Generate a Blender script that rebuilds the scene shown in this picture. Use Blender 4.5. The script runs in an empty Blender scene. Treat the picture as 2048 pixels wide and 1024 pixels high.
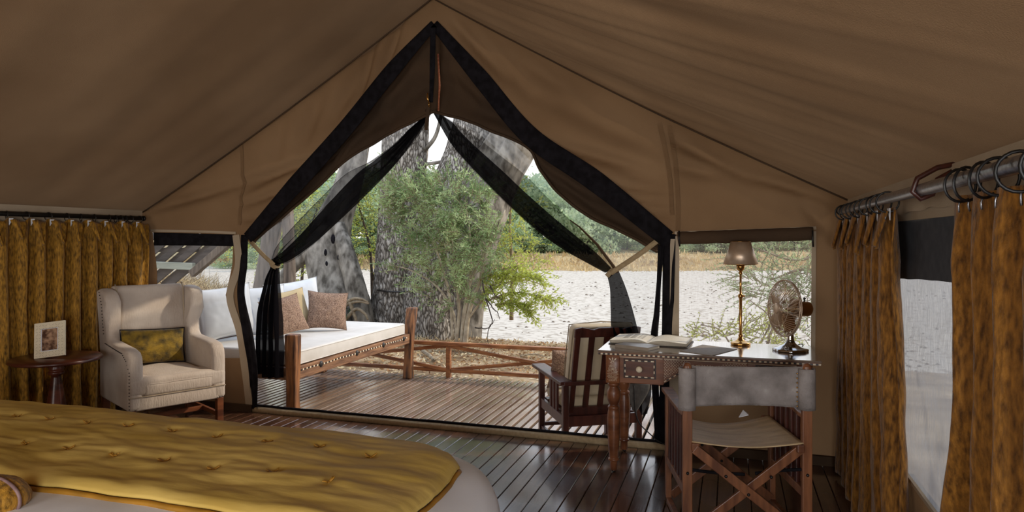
import bpy, math, random
from mathutils import Vector, Matrix, Euler, noise
from mathutils.geometry import delaunay_2d_cdt
R = random.Random(7)
C = bpy.context.scene.collection
PI = math.pi
sc = bpy.context.scene

# ------------------------------------------------------------------ camera, world, sun, exposure
CAM_H, YAW, FOC = 1.45, math.radians(17.8), 1365.333
cam_d = bpy.data.cameras.new('camera'); cam = bpy.data.objects.new('camera', cam_d); C.objects.link(cam)
cam_d.lens = 24; cam_d.sensor_width = 36; cam_d.shift_y = -34/2048.0
cam_d.clip_start = 0.05; cam_d.clip_end = 600
cam.location = (0, 0, CAM_H); cam.rotation_euler = (PI/2, 0, YAW)
sc.camera = cam
sc.view_settings.view_transform = 'Standard'; sc.view_settings.look = 'None'
sc.view_settings.gamma = 1; sc.view_settings.use_curve_mapping = False
sc.view_settings.exposure = 0.0
w = bpy.data.worlds.new('sky'); sc.world = w; w.use_nodes = True
nt = w.node_tree; nt.nodes.clear()
tc = nt.nodes.new('ShaderNodeTexCoord'); sx = nt.nodes.new('ShaderNodeSeparateXYZ')
cr = nt.nodes.new('ShaderNodeValToRGB'); bg = nt.nodes.new('ShaderNodeBackground'); wo = nt.nodes.new('ShaderNodeOutputWorld')
nt.links.new(tc.outputs['Generated'], sx.inputs[0]); nt.links.new(sx.outputs['Z'], cr.inputs[0])
cr.color_ramp.elements[0].color = (1.0, 0.96, 0.90, 1); cr.color_ramp.elements[0].position = 0.0
cr.color_ramp.elements[1].color = (0.62, 0.76, 1.0, 1); cr.color_ramp.elements[1].position = 0.7
nt.links.new(cr.outputs[0], bg.inputs['Color']); nt.links.new(bg.outputs[0], wo.inputs[0])
bg.inputs['Strength'].default_value = 1.65
sun_d = bpy.data.lights.new('sun', 'SUN'); sun = bpy.data.objects.new('sun', sun_d); C.objects.link(sun)
sun_d.energy = 2.4; sun_d.angle = math.radians(2.0); sun_d.color = (1.0, 0.86, 0.66)
SUN_DIR = Vector((0.80, 0.42, 0.62)).normalized()        # towards the sun
sun.rotation_euler = SUN_DIR.to_track_quat('Z', 'Y').to_euler()
def area(name, loc, target, sx_, sy_, e, col):
    d = bpy.data.lights.new(name, 'AREA'); d.shape = 'RECTANGLE'; d.size = sx_; d.size_y = sy_; d.energy = e; d.color = col
    o = bpy.data.objects.new(name, d); C.objects.link(o); o.location = loc
    o.rotation_euler = (Vector(loc)-Vector(target)).to_track_quat('Z', 'Y').to_euler(); return o
# added fill lights behind the camera, standing in for daylight from unseen rear openings
area('rear_fill', (-2.6, -2.7, 1.4), (-2.9, 4, 1.1), 2.4, 1.9, 66, (1.0, 0.93, 0.85))
area('right_rear_fill', (0.60, -1.2, 1.15), (-3.5, 2.6, 0.5), 1.6, 0.9, 130, (.97, 0.98, 1.0))

# ------------------------------------------------------------------ picture -> place helpers (points on real planes)
_s, _c = math.sin(YAW), math.cos(YAW)
def ray(px, py):
    a = (px-1024)/FOC
    return (a*_c-_s, a*_s+_c, (478-py)/FOC)
def on_y(px, py, Y):
    r = ray(px, py); d = Y/r[1]; return Vector((r[0]*d, Y, CAM_H+r[2]*d))
def on_z(px, py, Z):
    r = ray(px, py); d = (Z-CAM_H)/r[2]; return Vector((r[0]*d, r[1]*d, Z))
def lin(c):
    return c/12.92 if c <= .04045 else ((c+.055)/1.055)**2.4
def rgb(r, g, b): return (lin(r/255), lin(g/255), lin(b/255), 1)

# ------------------------------------------------------------------ materials
MATS = {}
def mat(name, c1, c2=None, scale=8, stretch=(1,1,1), rough=.6, bump=0, bscale=None, metal=0, detail=4, contrast=(.35,.65),
        sheen=0, spec=.5, rnd=0, trans=0, rrough=None, bstretch=None, coat=0, c3=None):
    m = bpy.data.materials.new(name); m.use_nodes = True; n = m.node_tree; N = n.nodes; L = n.links
    b = N['Principled BSDF']; b.inputs['Roughness'].default_value = rough; b.inputs['Metallic'].default_value = metal
    b.inputs['Specular IOR Level'].default_value = spec
    if sheen: b.inputs['Sheen Weight'].default_value = sheen; b.inputs['Sheen Roughness'].default_value = .4
    if coat: b.inputs['Coat Weight'].default_value = coat; b.inputs['Coat Roughness'].default_value = .12
    b.inputs['Base Color'].default_value = c1
    t = N.new('ShaderNodeTexCoord'); mp = N.new('ShaderNodeMapping'); mp.inputs['Scale'].default_value = stretch
    L.new(t.outputs['Object'], mp.inputs[0])
    src = mp.outputs[0]
    if rnd:
        oi = N.new('ShaderNodeObjectInfo'); ad = N.new('ShaderNodeVectorMath'); ad.operation = 'ADD'
        sc_ = N.new('ShaderNodeVectorMath'); sc_.operation = 'SCALE'; sc_.inputs['Scale'].default_value = 37
        cb = N.new('ShaderNodeCombineXYZ')
        for i in range(3): L.new(oi.outputs['Random'], cb.inputs[i])
        L.new(cb.outputs[0], sc_.inputs[0]); L.new(src, ad.inputs[0]); L.new(sc_.outputs[0], ad.inputs[1]); src = ad.outputs[0]
    out_col = None
    if c2 is not None:
        nz = N.new('ShaderNodeTexNoise'); nz.inputs['Scale'].default_value = scale; nz.inputs['Detail'].default_value = detail
        L.new(src, nz.inputs['Vector'])
        r = N.new('ShaderNodeValToRGB'); r.color_ramp.elements[0].position = contrast[0]; r.color_ramp.elements[1].position = contrast[1]
        r.color_ramp.elements[0].color = c1; r.color_ramp.elements[1].color = c2
        if c3 is not None:
            e = r.color_ramp.elements.new(min(.99, contrast[1]+.12)); e.color = c3
        L.new(nz.outputs['Fac'], r.inputs[0]); out_col = r.outputs[0]
        if rrough is not None:
            mr = N.new('ShaderNodeMapRange'); mr.inputs['To Min'].default_value = rrough[0]; mr.inputs['To Max'].default_value = rrough[1]
            nz3 = N.new('ShaderNodeTexNoise'); nz3.inputs['Scale'].default_value = rrough[2]; nz3.inputs['Detail'].default_value = 5
            L.new(t.outputs['Object'], nz3.inputs['Vector'])
            mr.inputs['From Min'].default_value = .35; mr.inputs['From Max'].default_value = .65
            L.new(nz3.outputs['Fac'], mr.inputs[0]); L.new(mr.outputs[0], b.inputs['Roughness'])
    if rnd and out_col is not None:
        hs = N.new('ShaderNodeHueSaturation'); mr2 = N.new('ShaderNodeMapRange')
        mr2.inputs['To Min'].default_value = 1-rnd; mr2.inputs['To Max'].default_value = 1+rnd
        L.new(oi.outputs['Random'], mr2.inputs[0]); L.new(mr2.outputs[0], hs.inputs['Value']); L.new(out_col, hs.inputs['Color']); out_col = hs.outputs[0]
    if out_col is not None: L.new(out_col, b.inputs['Base Color'])
    if bump:
        nb = N.new('ShaderNodeTexNoise'); nb.inputs['Scale'].default_value = bscale or scale*2; nb.inputs['Detail'].default_value = 5
        if bstretch:
            mp2 = N.new('ShaderNodeMapping'); mp2.inputs['Scale'].default_value = bstretch; L.new(t.outputs['Object'], mp2.inputs[0]); L.new(mp2.outputs[0], nb.inputs['Vector'])
        else: L.new(src, nb.inputs['Vector'])
        bp = N.new('ShaderNodeBump'); bp.inputs['Strength'].default_value = bump; bp.inputs['Distance'].default_value = .01
        L.new(nb.outputs['Fac'], bp.inputs['Height']); L.new(bp.outputs[0], b.inputs['Normal'])
    if trans:
        tl = N.new('ShaderNodeBsdfTranslucent'); mx = N.new('ShaderNodeMixShader'); mx.inputs[0].default_value = trans
        if out_col is not None: L.new(out_col, tl.inputs['Color'])
        else: tl.inputs['Color'].default_value = c1
        o = N['Material Output']; L.new(b.outputs[0], mx.inputs[1]); L.new(tl.outputs[0], mx.inputs[2]); L.new(mx.outputs[0], o.inputs['Surface'])
    MATS[name] = m; return m
def net_mat(name, col, opacity, weave=0, trans=.5, vary=0):
    m = bpy.data.materials.new(name); m.use_nodes = True; n = m.node_tree; N = n.nodes; L = n.links; N.remove(N['Principled BSDF'])
    o = N['Material Output']; tr = N.new('ShaderNodeBsdfTransparent'); df = N.new('ShaderNodeBsdfDiffuse'); df.inputs['Color'].default_value = col
    tl = N.new('ShaderNodeBsdfTranslucent'); tl.inputs['Color'].default_value = col
    m1 = N.new('ShaderNodeMixShader'); m1.inputs[0].default_value = trans; L.new(df.outputs[0], m1.inputs[1]); L.new(tl.outputs[0], m1.inputs[2])
    m2 = N.new('ShaderNodeMixShader'); m2.inputs[0].default_value = opacity
    if weave:      # visible threads of the screen, close up
        t = N.new('ShaderNodeTexCoord'); mp = N.new('ShaderNodeMapping'); mp.inputs['Scale'].default_value = (weave, weave, weave*.06); L.new(t.outputs['Object'], mp.inputs[0])
        nz = N.new('ShaderNodeTexNoise'); nz.inputs['Scale'].default_value = 1; nz.inputs['Detail'].default_value = 3; L.new(mp.outputs[0], nz.inputs['Vector'])
        mr = N.new('ShaderNodeMapRange'); mr.inputs['From Min'].default_value = .35; mr.inputs['From Max'].default_value = .65
        mr.inputs['To Min'].default_value = opacity-vary; mr.inputs['To Max'].default_value = min(1, opacity+vary); L.new(nz.outputs['Fac'], mr.inputs[0]); L.new(mr.outputs[0], m2.inputs[0])
    L.new(tr.outputs[0], m2.inputs[1]); L.new(m1.outputs[0], m2.inputs[2]); L.new(m2.outputs[0], o.inputs['Surface'])
    MATS[name] = m; return m

canvas = mat('canvas', rgb(128,100,72), rgb(142,113,83), scale=1.2, rough=.9, spec=.1, bump=.25, bscale=260, trans=.10)
canvas_dark = mat('canvas_dark', rgb(70,56,44), rgb(84,66,50), scale=2, rough=.9, spec=.1, bump=.2, bscale=200)
canvas_pale = mat('canvas_pale', rgb(170,154,132), rgb(184,168,146), scale=2, rough=.9, spec=.1, bump=.2, bscale=200)
webbing = mat('webbing', rgb(168,146,112), rgb(186,164,128), scale=40, rough=.9, bump=.3, bscale=500)
black_cloth = mat('black_cloth', rgb(22,20,22), rgb(34,32,36), scale=20, rough=.95, spec=.1)
floor_wood = mat('floor_wood', rgb(50,32,23), rgb(96,64,46), scale=3.0, stretch=(9,.7,9), rough=.3, bump=.10, bscale=14, rnd=.22, rrough=(.14,.42,1.6), contrast=(.3,.72), bstretch=(6,1,1), c3=rgb(124,82,54), coat=.7)
deck_wood = mat('deck_wood', rgb(118,94,78), rgb(152,128,108), scale=1.6, stretch=(5,.8,5), rough=.4, bump=.10, bscale=10, rnd=.16, rrough=(.14,.38,1.6), c3=rgb(184,160,138), coat=.6)
gap_shade = mat('gap_shade', rgb(22,16,12), rgb(32,24,18), scale=4, rough=.9, spec=.1)  # near-black base under the boards; shade of the gaps is painted in
red_wood = mat('red_wood', rgb(84,44,26), rgb(130,76,46), scale=4, stretch=(1,1,6), rough=.35, bump=.1, rnd=.1)
rail_wood = mat('rail_wood', rgb(116,66,36), rgb(172,110,62), scale=5, stretch=(1,6,6), rough=.42, bump=.15, rnd=.12)
desk_wood = mat('desk_wood', rgb(98,56,34), rgb(140,88,56), scale=4, stretch=(1,5,5), rough=.35, bump=.08)
desk_top = mat('desk_top', rgb(104,84,68), rgb(130,108,88), scale=4, stretch=(1,7,7), rough=.16, bump=.01, coat=1.0, spec=1.0)
drawer_wood = mat('drawer_wood', rgb(74,38,24), rgb(108,62,40), scale=4, stretch=(1,6,6), rough=.35, bump=.05)
chair_wood = mat('chair_wood', rgb(92,54,34), rgb(140,90,58), scale=5, stretch=(5,5,.8), rough=.38, bump=.1, rnd=.08)
dark_wood = mat('dark_wood', rgb(52,24,18), rgb(78,38,28), scale=5, stretch=(5,5,.8), rough=.35, bump=.08, rnd=.08)
old_wood = mat('old_wood', rgb(64,34,16), rgb(160,104,58), scale=5, stretch=(5,5,.6), rough=.5, bump=.9, bscale=14, contrast=(.36,.62))
old_rail = mat('old_rail', rgb(92,58,36), rgb(156,112,76), scale=5, stretch=(6,.7,6), rough=.6, bump=.4, bscale=18)
grey_wood = mat('grey_wood', rgb(84,72,62), rgb(128,114,100), scale=5, stretch=(5,5,.6), rough=.8, bump=.5, bscale=16, rnd=.12)
grey_plank = mat('grey_plank', rgb(46,40,38), rgb(72,64,60), scale=5, stretch=(.6,5,5), rough=.8, bump=.4, bscale=16, rnd=.15)
bleached = mat('bleached_wood', rgb(130,134,120), rgb(160,164,150), scale=5, stretch=(.6,5,5), rough=.8, bump=.3)
table_wood = mat('table_wood', rgb(58,26,18), rgb(100,50,34), scale=4, stretch=(1,1,4), rough=.28, bump=.04)
bone = mat('bone', rgb(226,210,180), rgb(238,226,200), scale=30, rough=.5)
horn = mat('horn', rgb(36,30,26), rough=.4)
velvet = mat('velvet', rgb(84,58,16), rgb(184,134,46), scale=52, stretch=(1.8,1.8,.45), rough=.62, sheen=.2, spec=.2, bump=.45, bscale=80, detail=9, contrast=(.30,.68), bstretch=(2,2,1))
velvet_r = mat('velvet_rust', rgb(80,50,18), rgb(164,112,44), scale=44, stretch=(1.8,1.8,.5), rough=.62, sheen=.2, spec=.2, bump=.45, bscale=80, detail=9, contrast=(.30,.68), bstretch=(2,2,1))
hide = mat('hide', rgb(188,172,158), rgb(210,197,184), scale=4, rough=.75, sheen=.2, bump=.35, bscale=90, bstretch=(1,1,.3), detail=6)
olive = mat('olive_plush', rgb(48,38,6), rgb(150,120,26), scale=14, rough=.8, sheen=.3, bump=.7, bscale=60, bstretch=(1,1,3), contrast=(.3,.65), detail=7)
throw_m = mat('throw_satin', rgb(184,152,72), rgb(214,184,104), scale=3.5, stretch=(.6,1.6,1), rough=.6, spec=.2, bump=.6, bscale=5, bstretch=(.7,2.4,1), detail=5)
throw_edge = mat('throw_edge', rgb(140,98,20), rgb(170,120,30), scale=10, rough=.6)
linen_w = mat('white_linen', rgb(232,236,244), rgb(242,246,252), scale=3, rough=.85, bump=.25, bscale=6, detail=5)
linen_c = mat('cream_canvas', rgb(206,200,190), rgb(220,214,206), scale=4, rough=.85, bump=.3, bscale=8)
linen_g = mat('grey_white_linen', rgb(200,204,208), rgb(216,218,220), scale=4, rough=.85, bump=.3, bscale=9)
tan_cloth = mat('tan_cloth', rgb(176,156,118), rgb(190,170,130), scale=4, rough=.85, bump=.3, bscale=9)
tick_cloth = mat('ticking_cloth', rgb(196,176,144), rgb(212,194,164), scale=4, rough=.85, bump=.3, bscale=9)
leather = mat('grey_leather', rgb(110,102,98), rgb(150,142,138), scale=9, rough=.7, bump=.35, bscale=120, detail=8, c3=rgb(182,176,172))
seat_leather = mat('tan_hide', rgb(176,150,112), rgb(206,180,138), scale=6, rough=.5, bump=.25, bscale=60, stretch=(1,4,1))
brass = mat('brass', rgb(196,150,86), rough=.22, metal=1)
pewter = mat('pewter', rgb(196,172,148), rgb(210,188,164), scale=20, rough=.38, metal=.55)
chrome = mat('chrome', rgb(190,190,190), rough=.12, metal=1)
steel = mat('steel', rgb(150,152,158), rgb(180,182,188), scale=60, rough=.35, metal=1, bump=.1)
bronze = mat('bronze', rgb(178,146,108), rough=.3, metal=1)
black_metal = mat('black_metal', rgb(16,15,15), rough=.45)
page = mat('page', rgb(232,222,200), rgb(240,232,214), scale=60, stretch=(1,1,30), rough=.55)
cover = mat('book_cover', rgb(60,54,48), rgb(74,66,58), scale=12, rough=.5)
cover2 = mat('notebook_cover', rgb(150,138,124), rgb(166,154,138), scale=12, rough=.35)
pad_m = mat('leather_pad', rgb(148,134,116), rgb(160,146,128), scale=40, rough=.7, bump=.2, bscale=300)
frame_m = mat('bone_frame', rgb(214,200,172), rgb(228,216,190), scale=12, rough=.5)
rubber = mat('rubber', rgb(20,20,20), rough=.6)
bark = mat('bark', rgb(66,60,54), rgb(190,182,172), scale=7, stretch=(2.2,2.2,.45), rough=.95, spec=.1, bump=1.0, bscale=9, detail=8, contrast=(.38,.62), bstretch=(2.2,2.2,.45))
def bark_mat(name, dark, light, sc_v, st):
    m = mat(name, light, light, scale=3, rough=.95, spec=.1); N = m.node_tree.nodes; L = m.node_tree.links; b = N['Principled BSDF']
    t = N.new('ShaderNodeTexCoord'); mp = N.new('ShaderNodeMapping'); mp.inputs['Scale'].default_value = st; L.new(t.outputs['Object'], mp.inputs[0])
    n1 = N.new('ShaderNodeTexNoise'); n1.inputs['Scale'].default_value = 2.5; n1.inputs['Detail'].default_value = 6; L.new(mp.outputs[0], n1.inputs['Vector'])
    ms = N.new('ShaderNodeVectorMath'); ms.operation = 'SCALE'; ms.inputs['Scale'].default_value = .55; L.new(n1.outputs['Color'], ms.inputs[0])
    ad = N.new('ShaderNodeVectorMath'); ad.operation = 'ADD'; L.new(mp.outputs[0], ad.inputs[0]); L.new(ms.outputs[0], ad.inputs[1])
    vo = N.new('ShaderNodeTexVoronoi'); vo.feature = 'DISTANCE_TO_EDGE'; vo.inputs['Scale'].default_value = sc_v; L.new(ad.outputs[0], vo.inputs['Vector'])
    r_ = N.new('ShaderNodeValToRGB'); r_.color_ramp.elements[0].position = .02; r_.color_ramp.elements[1].position = .30; r_.color_ramp.elements[0].color = dark; r_.color_ramp.elements[1].color = light
    L.new(vo.outputs['Distance'], r_.inputs[0]); mx = N.new('ShaderNodeMix'); mx.data_type = 'RGBA'; mx.blend_type = 'MULTIPLY'; mx.inputs[0].default_value = .8
    n2 = N.new('ShaderNodeTexNoise'); n2.inputs['Scale'].default_value = 5; n2.inputs['Detail'].default_value = 8; L.new(t.outputs['Object'], n2.inputs['Vector'])
    r2 = N.new('ShaderNodeValToRGB'); r2.color_ramp.elements[0].position = .3; r2.color_ramp.elements[1].position = .65; r2.color_ramp.elements[0].color = (.35,.33,.30,1); r2.color_ramp.elements[1].color = (1,1,1,1); L.new(n2.outputs['Fac'], r2.inputs[0])
    L.new(r_.outputs[0], mx.inputs['A']); L.new(r2.outputs[0], mx.inputs['B']); L.new(mx.outputs['Result'], b.inputs['Base Color'])
    bp = N.new('ShaderNodeBump'); bp.inputs['Strength'].default_value = 1; bp.inputs['Distance'].default_value = .05; L.new(vo.outputs['Distance'], bp.inputs['Height']); L.new(bp.outputs[0], b.inputs['Normal']); return m
bark = bark_mat('bark', rgb(92,84,76), rgb(214,206,196), 5.5, (3.0,3.0,1.0))
bark_s = bark_mat('bark_smooth', rgb(84,76,68), rgb(160,152,140), 3.2, (2.2,2.2,.8))
bark_w = mat('bark_warm', rgb(116,88,56), rgb(176,142,98), scale=3, stretch=(1,1,1), rough=.9, spec=.1, bump=.6, detail=6)
bark_s = mat('bark_smooth', rgb(84,78,70), rgb(164,156,144), scale=5, stretch=(1.5,1.5,.7), rough=.9, spec=.1, bump=.8, bscale=10, detail=7)
twig = mat('twig', rgb(120,104,82), rgb(160,142,116), scale=14, rough=.9)
twig_d = mat('twig_dark', rgb(52,44,38), rgb(80,68,58), scale=14, rough=.9)
straw = mat('straw', rgb(190,168,124), rgb(226,208,170), scale=3, rough=.9, trans=.2)
leaf_g = mat('leaf_green', rgb(92,122,64), rgb(196,214,156), scale=2.4, rough=.6, trans=.35, detail=8)  # pale and dark greens imitate sun highlights and dark gaps in the foliage
leaf_y = mat('leaf_yellow', rgb(164,178,70), rgb(212,218,112), scale=2.0, rough=.6, trans=.4, detail=8)
leaf_d = mat('leaf_dusky', rgb(72,96,66), rgb(116,138,98), scale=3, rough=.7, trans=.25)
leaf_far_hazy = mat('leaf_far_hazy', rgb(160,182,138), rgb(206,218,176), scale=.5, rough=.9, trans=.45, detail=8)  # distance haze is put into the colour: both far leaf greens are paled
leaf_farb = mat('leaf_far_blue_hazy', rgb(156,182,146), rgb(198,214,182), scale=.5, rough=.9, trans=.45, detail=8)
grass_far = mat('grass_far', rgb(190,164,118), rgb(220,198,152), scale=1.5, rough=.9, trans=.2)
litter = mat('leaf_litter', rgb(120,84,54), rgb(176,136,92), scale=4, rough=.9)
soil = mat('soil', rgb(112,90,66), rgb(176,152,120), scale=1.6, rough=.95, spec=.1, bump=1, bscale=14, detail=9, c3=rgb(200,182,152))
sand = mat('sand', rgb(160,148,132), rgb(204,194,179), scale=4.5, rough=.95, spec=.1, bump=.5, bscale=2.5, detail=10, contrast=(.36,.50))
clod_m = mat('clod', rgb(92,78,64), rgb(128,112,94), scale=2, rough=.95)
bank_m = mat('bank', rgb(150,124,90), rgb(206,182,138), scale=.6, rough=.95, spec=.1, bump=1, bscale=3, detail=9)
net_black = net_mat('black_net', rgb(26,24,27), .955)
net_thin = net_mat('black_net_thin', rgb(44,40,38), .58)
net_sheer = net_mat('sheer_screen', rgb(196,200,204), .20)
net_win = net_mat('window_screen', rgb(190,176,168), .20, weave=300, vary=.05)
net_winl = net_mat('window_screen_left', rgb(150,140,128), .14)
net_side = net_mat('side_screen', rgb(150,152,158), .82, weave=200, vary=.12, trans=.55)

# ------------------------------------------------------------------ mesh building
class MB:
    def __init__(s): s.v = []; s.f = []
    def add(s, vs, fs):
        o = len(s.v); s.v += [tuple(p) for p in vs]; s.f += [tuple(i+o for i in f) for f in fs]; return s
    def box(s, c, d, rot=None, taper=1.0):
        hx, hy, hz = d[0]/2, d[1]/2, d[2]/2
        P = [Vector((x*hx*(taper if z > 0 else 1), y*hy*(taper if z > 0 else 1), z*hz)) for z in (-1,1) for y in (-1,1) for x in (-1,1)]
        if rot is not None:
            M = rot if isinstance(rot, Matrix) else Euler(rot).to_matrix(); P = [M @ p for p in P]
        c = Vector(c)
        return s.add([p+c for p in P], [(0,2,3,1),(4,5,7,6),(0,1,5,4),(2,6,7,3),(0,4,6,2),(1,3,7,5)])
    def bar(s, p, q, w_, h, up=(0,0,1)):
        p, q = Vector(p), Vector(q); d = (q-p); L = d.length; d.normalize()
        u = Vector(up)
        if abs(d.dot(u)) > .98: u = Vector((0,1,0))
        x = d.cross(u).normalized(); z = x.cross(d).normalized()
        M = Matrix((x, d, z)).transposed()
        return s.box((p+q)/2, (w_, L, h), M)
    def tube(s, pts, r, seg=10, cap=True, rf=None):
        pts = [Vector(p) for p in pts]; n = len(pts)
        rs = r if isinstance(r, (list, tuple)) else [r]*n
        prev = None; vs = []
        for i, p in enumerate(pts):
            d = (pts[min(i+1,n-1)]-pts[max(i-1,0)]).normalized()
            if prev is None:
                a = Vector((0,0,1)) if abs(d.z) < .9 else Vector((1,0,0)); x = d.cross(a).normalized()
            else: x = (prev - d*prev.dot(d)).normalized()
            prev = x; y = d.cross(x)
            for k in range(seg):
                t = 2*PI*k/seg; rr = rs[i]*(rf(i/(n-1.0), t, p) if rf else 1)
                vs.append(p + x*math.cos(t)*rr + y*math.sin(t)*rr)
        fs = [(i*seg+k, i*seg+(k+1)%seg, (i+1)*seg+(k+1)%seg, (i+1)*seg+k) for i in range(n-1) for k in range(seg)]
        if cap: fs += [tuple(range(seg-1,-1,-1)), tuple((n-1)*seg+k for k in range(seg))]
        return s.add(vs, fs)
    def lathe(s, prof, c=(0,0,0), seg=24, axis=None):
        vs = []; n = len(prof); c = Vector(c)
        M = axis if axis is not None else Matrix.Identity(3)
        for r, z in prof:
            for k in range(seg):
                t = 2*PI*k/seg; vs.append(c + M @ Vector((r*math.cos(t), r*math.sin(t), z)))
        fs = [(i*seg+k, i*seg+(k+1)%seg, (i+1)*seg+(k+1)%seg, (i+1)*seg+k) for i in range(n-1) for k in range(seg)]
        fs += [tuple(range(seg-1,-1,-1)), tuple((n-1)*seg+k for k in range(seg))]
        return s.add(vs, fs)
    def grid(s, fn, nu, nv, closed_u=False):
        vs = [fn(i/(nu if closed_u else nu-1.0), j/(nv-1.0)) for j in range(nv) for i in range(nu)]
        fs = []
        for j in range(nv-1):
            for i in range(nu if closed_u else nu-1):
                k = (i+1) % nu; fs.append((j*nu+i, j*nu+k, (j+1)*nu+k, (j+1)*nu+i))
        return s.add(vs, fs)
    def prism(s, poly, t0, t1, fr):     # poly in 2D, fr(a, b, t) -> 3D
        n = len(poly); vs = [fr(a, b, t0) for a, b in poly]+[fr(a, b, t1) for a, b in poly]
        fs = [tuple(range(n)), tuple(range(2*n-1, n-1, -1))]+[(i, i+n, (i+1)%n+n, (i+1)%n) for i in range(n)]
        return s.add(vs, fs)
    def ball(s, c, r, seg=8, sq=(1,1,1)):
        n = seg//2+1; c = Vector(c)
        pr = [(max(1e-4, math.sin(PI*i/(n-1))), -math.cos(PI*i/(n-1))) for i in range(n)]
        vs = [c+Vector((a*math.cos(2*PI*k/seg)*r*sq[0], a*math.sin(2*PI*k/seg)*r*sq[1], z*r*sq[2])) for a, z in pr for k in range(seg)]
        return s.add(vs, [(i*seg+k, i*seg+(k+1)%seg, (i+1)*seg+(k+1)%seg, (i+1)*seg+k) for i in range(n-1) for k in range(seg)])

WM = {}
def link(o, parent=None):
    C.objects.link(o)
    if parent is not None: o.parent = parent
    return o
def props(o, label=None, cat=None, group=None, kind=None):
    if label: o['label'] = label
    if cat: o['category'] = cat
    if group: o['group'] = group
    if kind: o['kind'] = kind
    return o
def thing(name, label, cat, loc=(0,0,0), rz=0, group=None):
    o = bpy.data.objects.new(name, None); link(o); o.location = loc; o.rotation_euler = (0,0,rz); o.empty_display_size = .1
    WM[o.name] = Matrix.Translation(Vector(loc)) @ Matrix.Rotation(rz, 4, 'Z')
    return props(o, label, cat, group)
def obj(name, mb, m, parent=None, smooth=False, bevel=0, bseg=2, solid=0, world=False, label=None, cat=None, group=None, kind=None, base=True, rot=None, sub=0):
    vs = mb.v; loc = None
    if parent is not None and world:
        I = WM[parent.name].inverted(); vs = [I @ Vector(p) for p in vs]
    if parent is None and base:
        xs = [p[0] for p in vs]; ys = [p[1] for p in vs]; z0 = min(p[2] for p in vs)
        loc = Vector(((min(xs)+max(xs))/2, (min(ys)+max(ys))/2, z0)); vs = [(p[0]-loc.x, p[1]-loc.y, p[2]-loc.z) for p in vs]
    me = bpy.data.meshes.new(name); me.from_pydata([tuple(p) for p in vs], [], mb.f); me.materials.append(MATS[m] if isinstance(m, str) else m)
    if smooth: me.polygons.foreach_set('use_smooth', [True]*len(me.polygons))
    me.update()
    o = bpy.data.objects.new(name, me); link(o, parent)
    if loc is not None: o.location = loc
    if parent is not None and parent.name in WM: WM[o.name] = WM[parent.name].copy()
    else: WM[o.name] = Matrix.Translation(loc or Vector((0,0,0)))
    if solid: md = o.modifiers.new('thickness', 'SOLIDIFY'); md.thickness = solid; md.offset = 0
    if bevel: md = o.modifiers.new('bevel', 'BEVEL'); md.width = bevel; md.segments = bseg; md.limit_method = 'ANGLE'; md.angle_limit = math.radians(40)
    if sub: md = o.modifiers.new('sub', 'SUBSURF'); md.levels = sub; md.render_levels = sub
    return props(o, label, cat, group, kind)
def dup(o, parent=None):
    c = o.copy(); C.objects.link(c)
    if parent is not None: c.parent = parent
    for ch in list(o.children): dup(ch, c)
    return c
def nz(x, y=0., z=0.): return noise.noise(Vector((x, y, z)))
def lerp(a, b, t): return a+(b-a)*t
def poly_at(pts, t):
    n = len(pts)-1; k = min(int(t*n), n-1); return Vector(pts[k]).lerp(Vector(pts[k+1]), t*n-k)
def smooth_path(pts, n):      # Catmull-Rom through points
    P = [Vector(p) for p in pts]; P = [P[0]*2-P[1]]+P+[P[-1]*2-P[-2]]; m = len(P)-3; out = []
    for i in range(n):
        t = i/(n-1.0)*m; k = min(int(t), m-1); f = t-k; a, b, c, d = P[k:k+4]
        out.append(.5*((2*b)+(c-a)*f+(2*a-5*b+4*c-d)*f*f+(3*b-a-3*c+d)*f**3))
    return out

# ------------------------------------------------------------------ the tent: floor, roof, walls
WL, WR, WY, RX, RZ, EZ = -4.98, .72, 4.80, -2.17, 3.30, 1.70
fl = MB(); fl.box((-2.2, 1.1, -.06), (6.6, 7.6, .04))
floor = obj('floor', fl, 'gap_shade', kind='structure')
fb_mesh = None; x = -5.25; k = 0
while x < .95:
    mb = MB(); b1 = .0445; 
    mb.box((0,0,0), (.0865, 7.45, .036), None)
    if fb_mesh is None:
        o = obj('floor_board', mb, 'floor_wood', floor, bevel=.003, bseg=1); fb_mesh = o.data
    else:
        o = bpy.data.objects.new('floor_board', fb_mesh); link(o, floor); md = o.modifiers.new('bevel', 'BEVEL'); md.width = .003; md.segments = 1
    o.matrix_parent_inverse = Matrix.Identity(4)
    o.location = Vector((x, 1.08, -.018-R.random()*.0015))-floor.location
    x += .090; k += 1

def roof_z(X, Y, side):
    t = abs(X-RX)/abs((WR if side > 0 else WL)-RX)
    z = RZ-(RZ-EZ)*t - .16*t*(1-t)*(1.0 if Y < 4.6 else 1.0)
    m = math.sin(PI*min(1, t))**.7 if 0 < t < 1 else 0
    if side > 0:
        q = Y+.56*(X-RX)
        wr = .020*math.sin(q*6.2+nz(q*1.3, t)*2)+.030*nz(q*5, t*1.1)+.014*nz(q*15, t*1.4)+.004*nz(q*44,t*2)
    else:
        q = Y+.03*(X-RX)
        wr = .03*nz(q*1.9, t*.8, 3)+.02*nz(q*4.5, t*1.1, 5)+.03*nz(q*.7,t*1.5,2)
        edge = max(0, 1-(4.8-Y)/1.3)
        wr += .012*math.sin(q*22+t*3)*edge*t
    return z+wr*m*max(0, min(1, (4.8-Y)*4))
roof = MB()
roof.grid(lambda u, v: Vector((lerp(RX, WR, v), lerp(-3, 4.92, u), roof_z(lerp(RX, WR, v), lerp(-3, 4.92, u), 1))), 360, 60)
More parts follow.
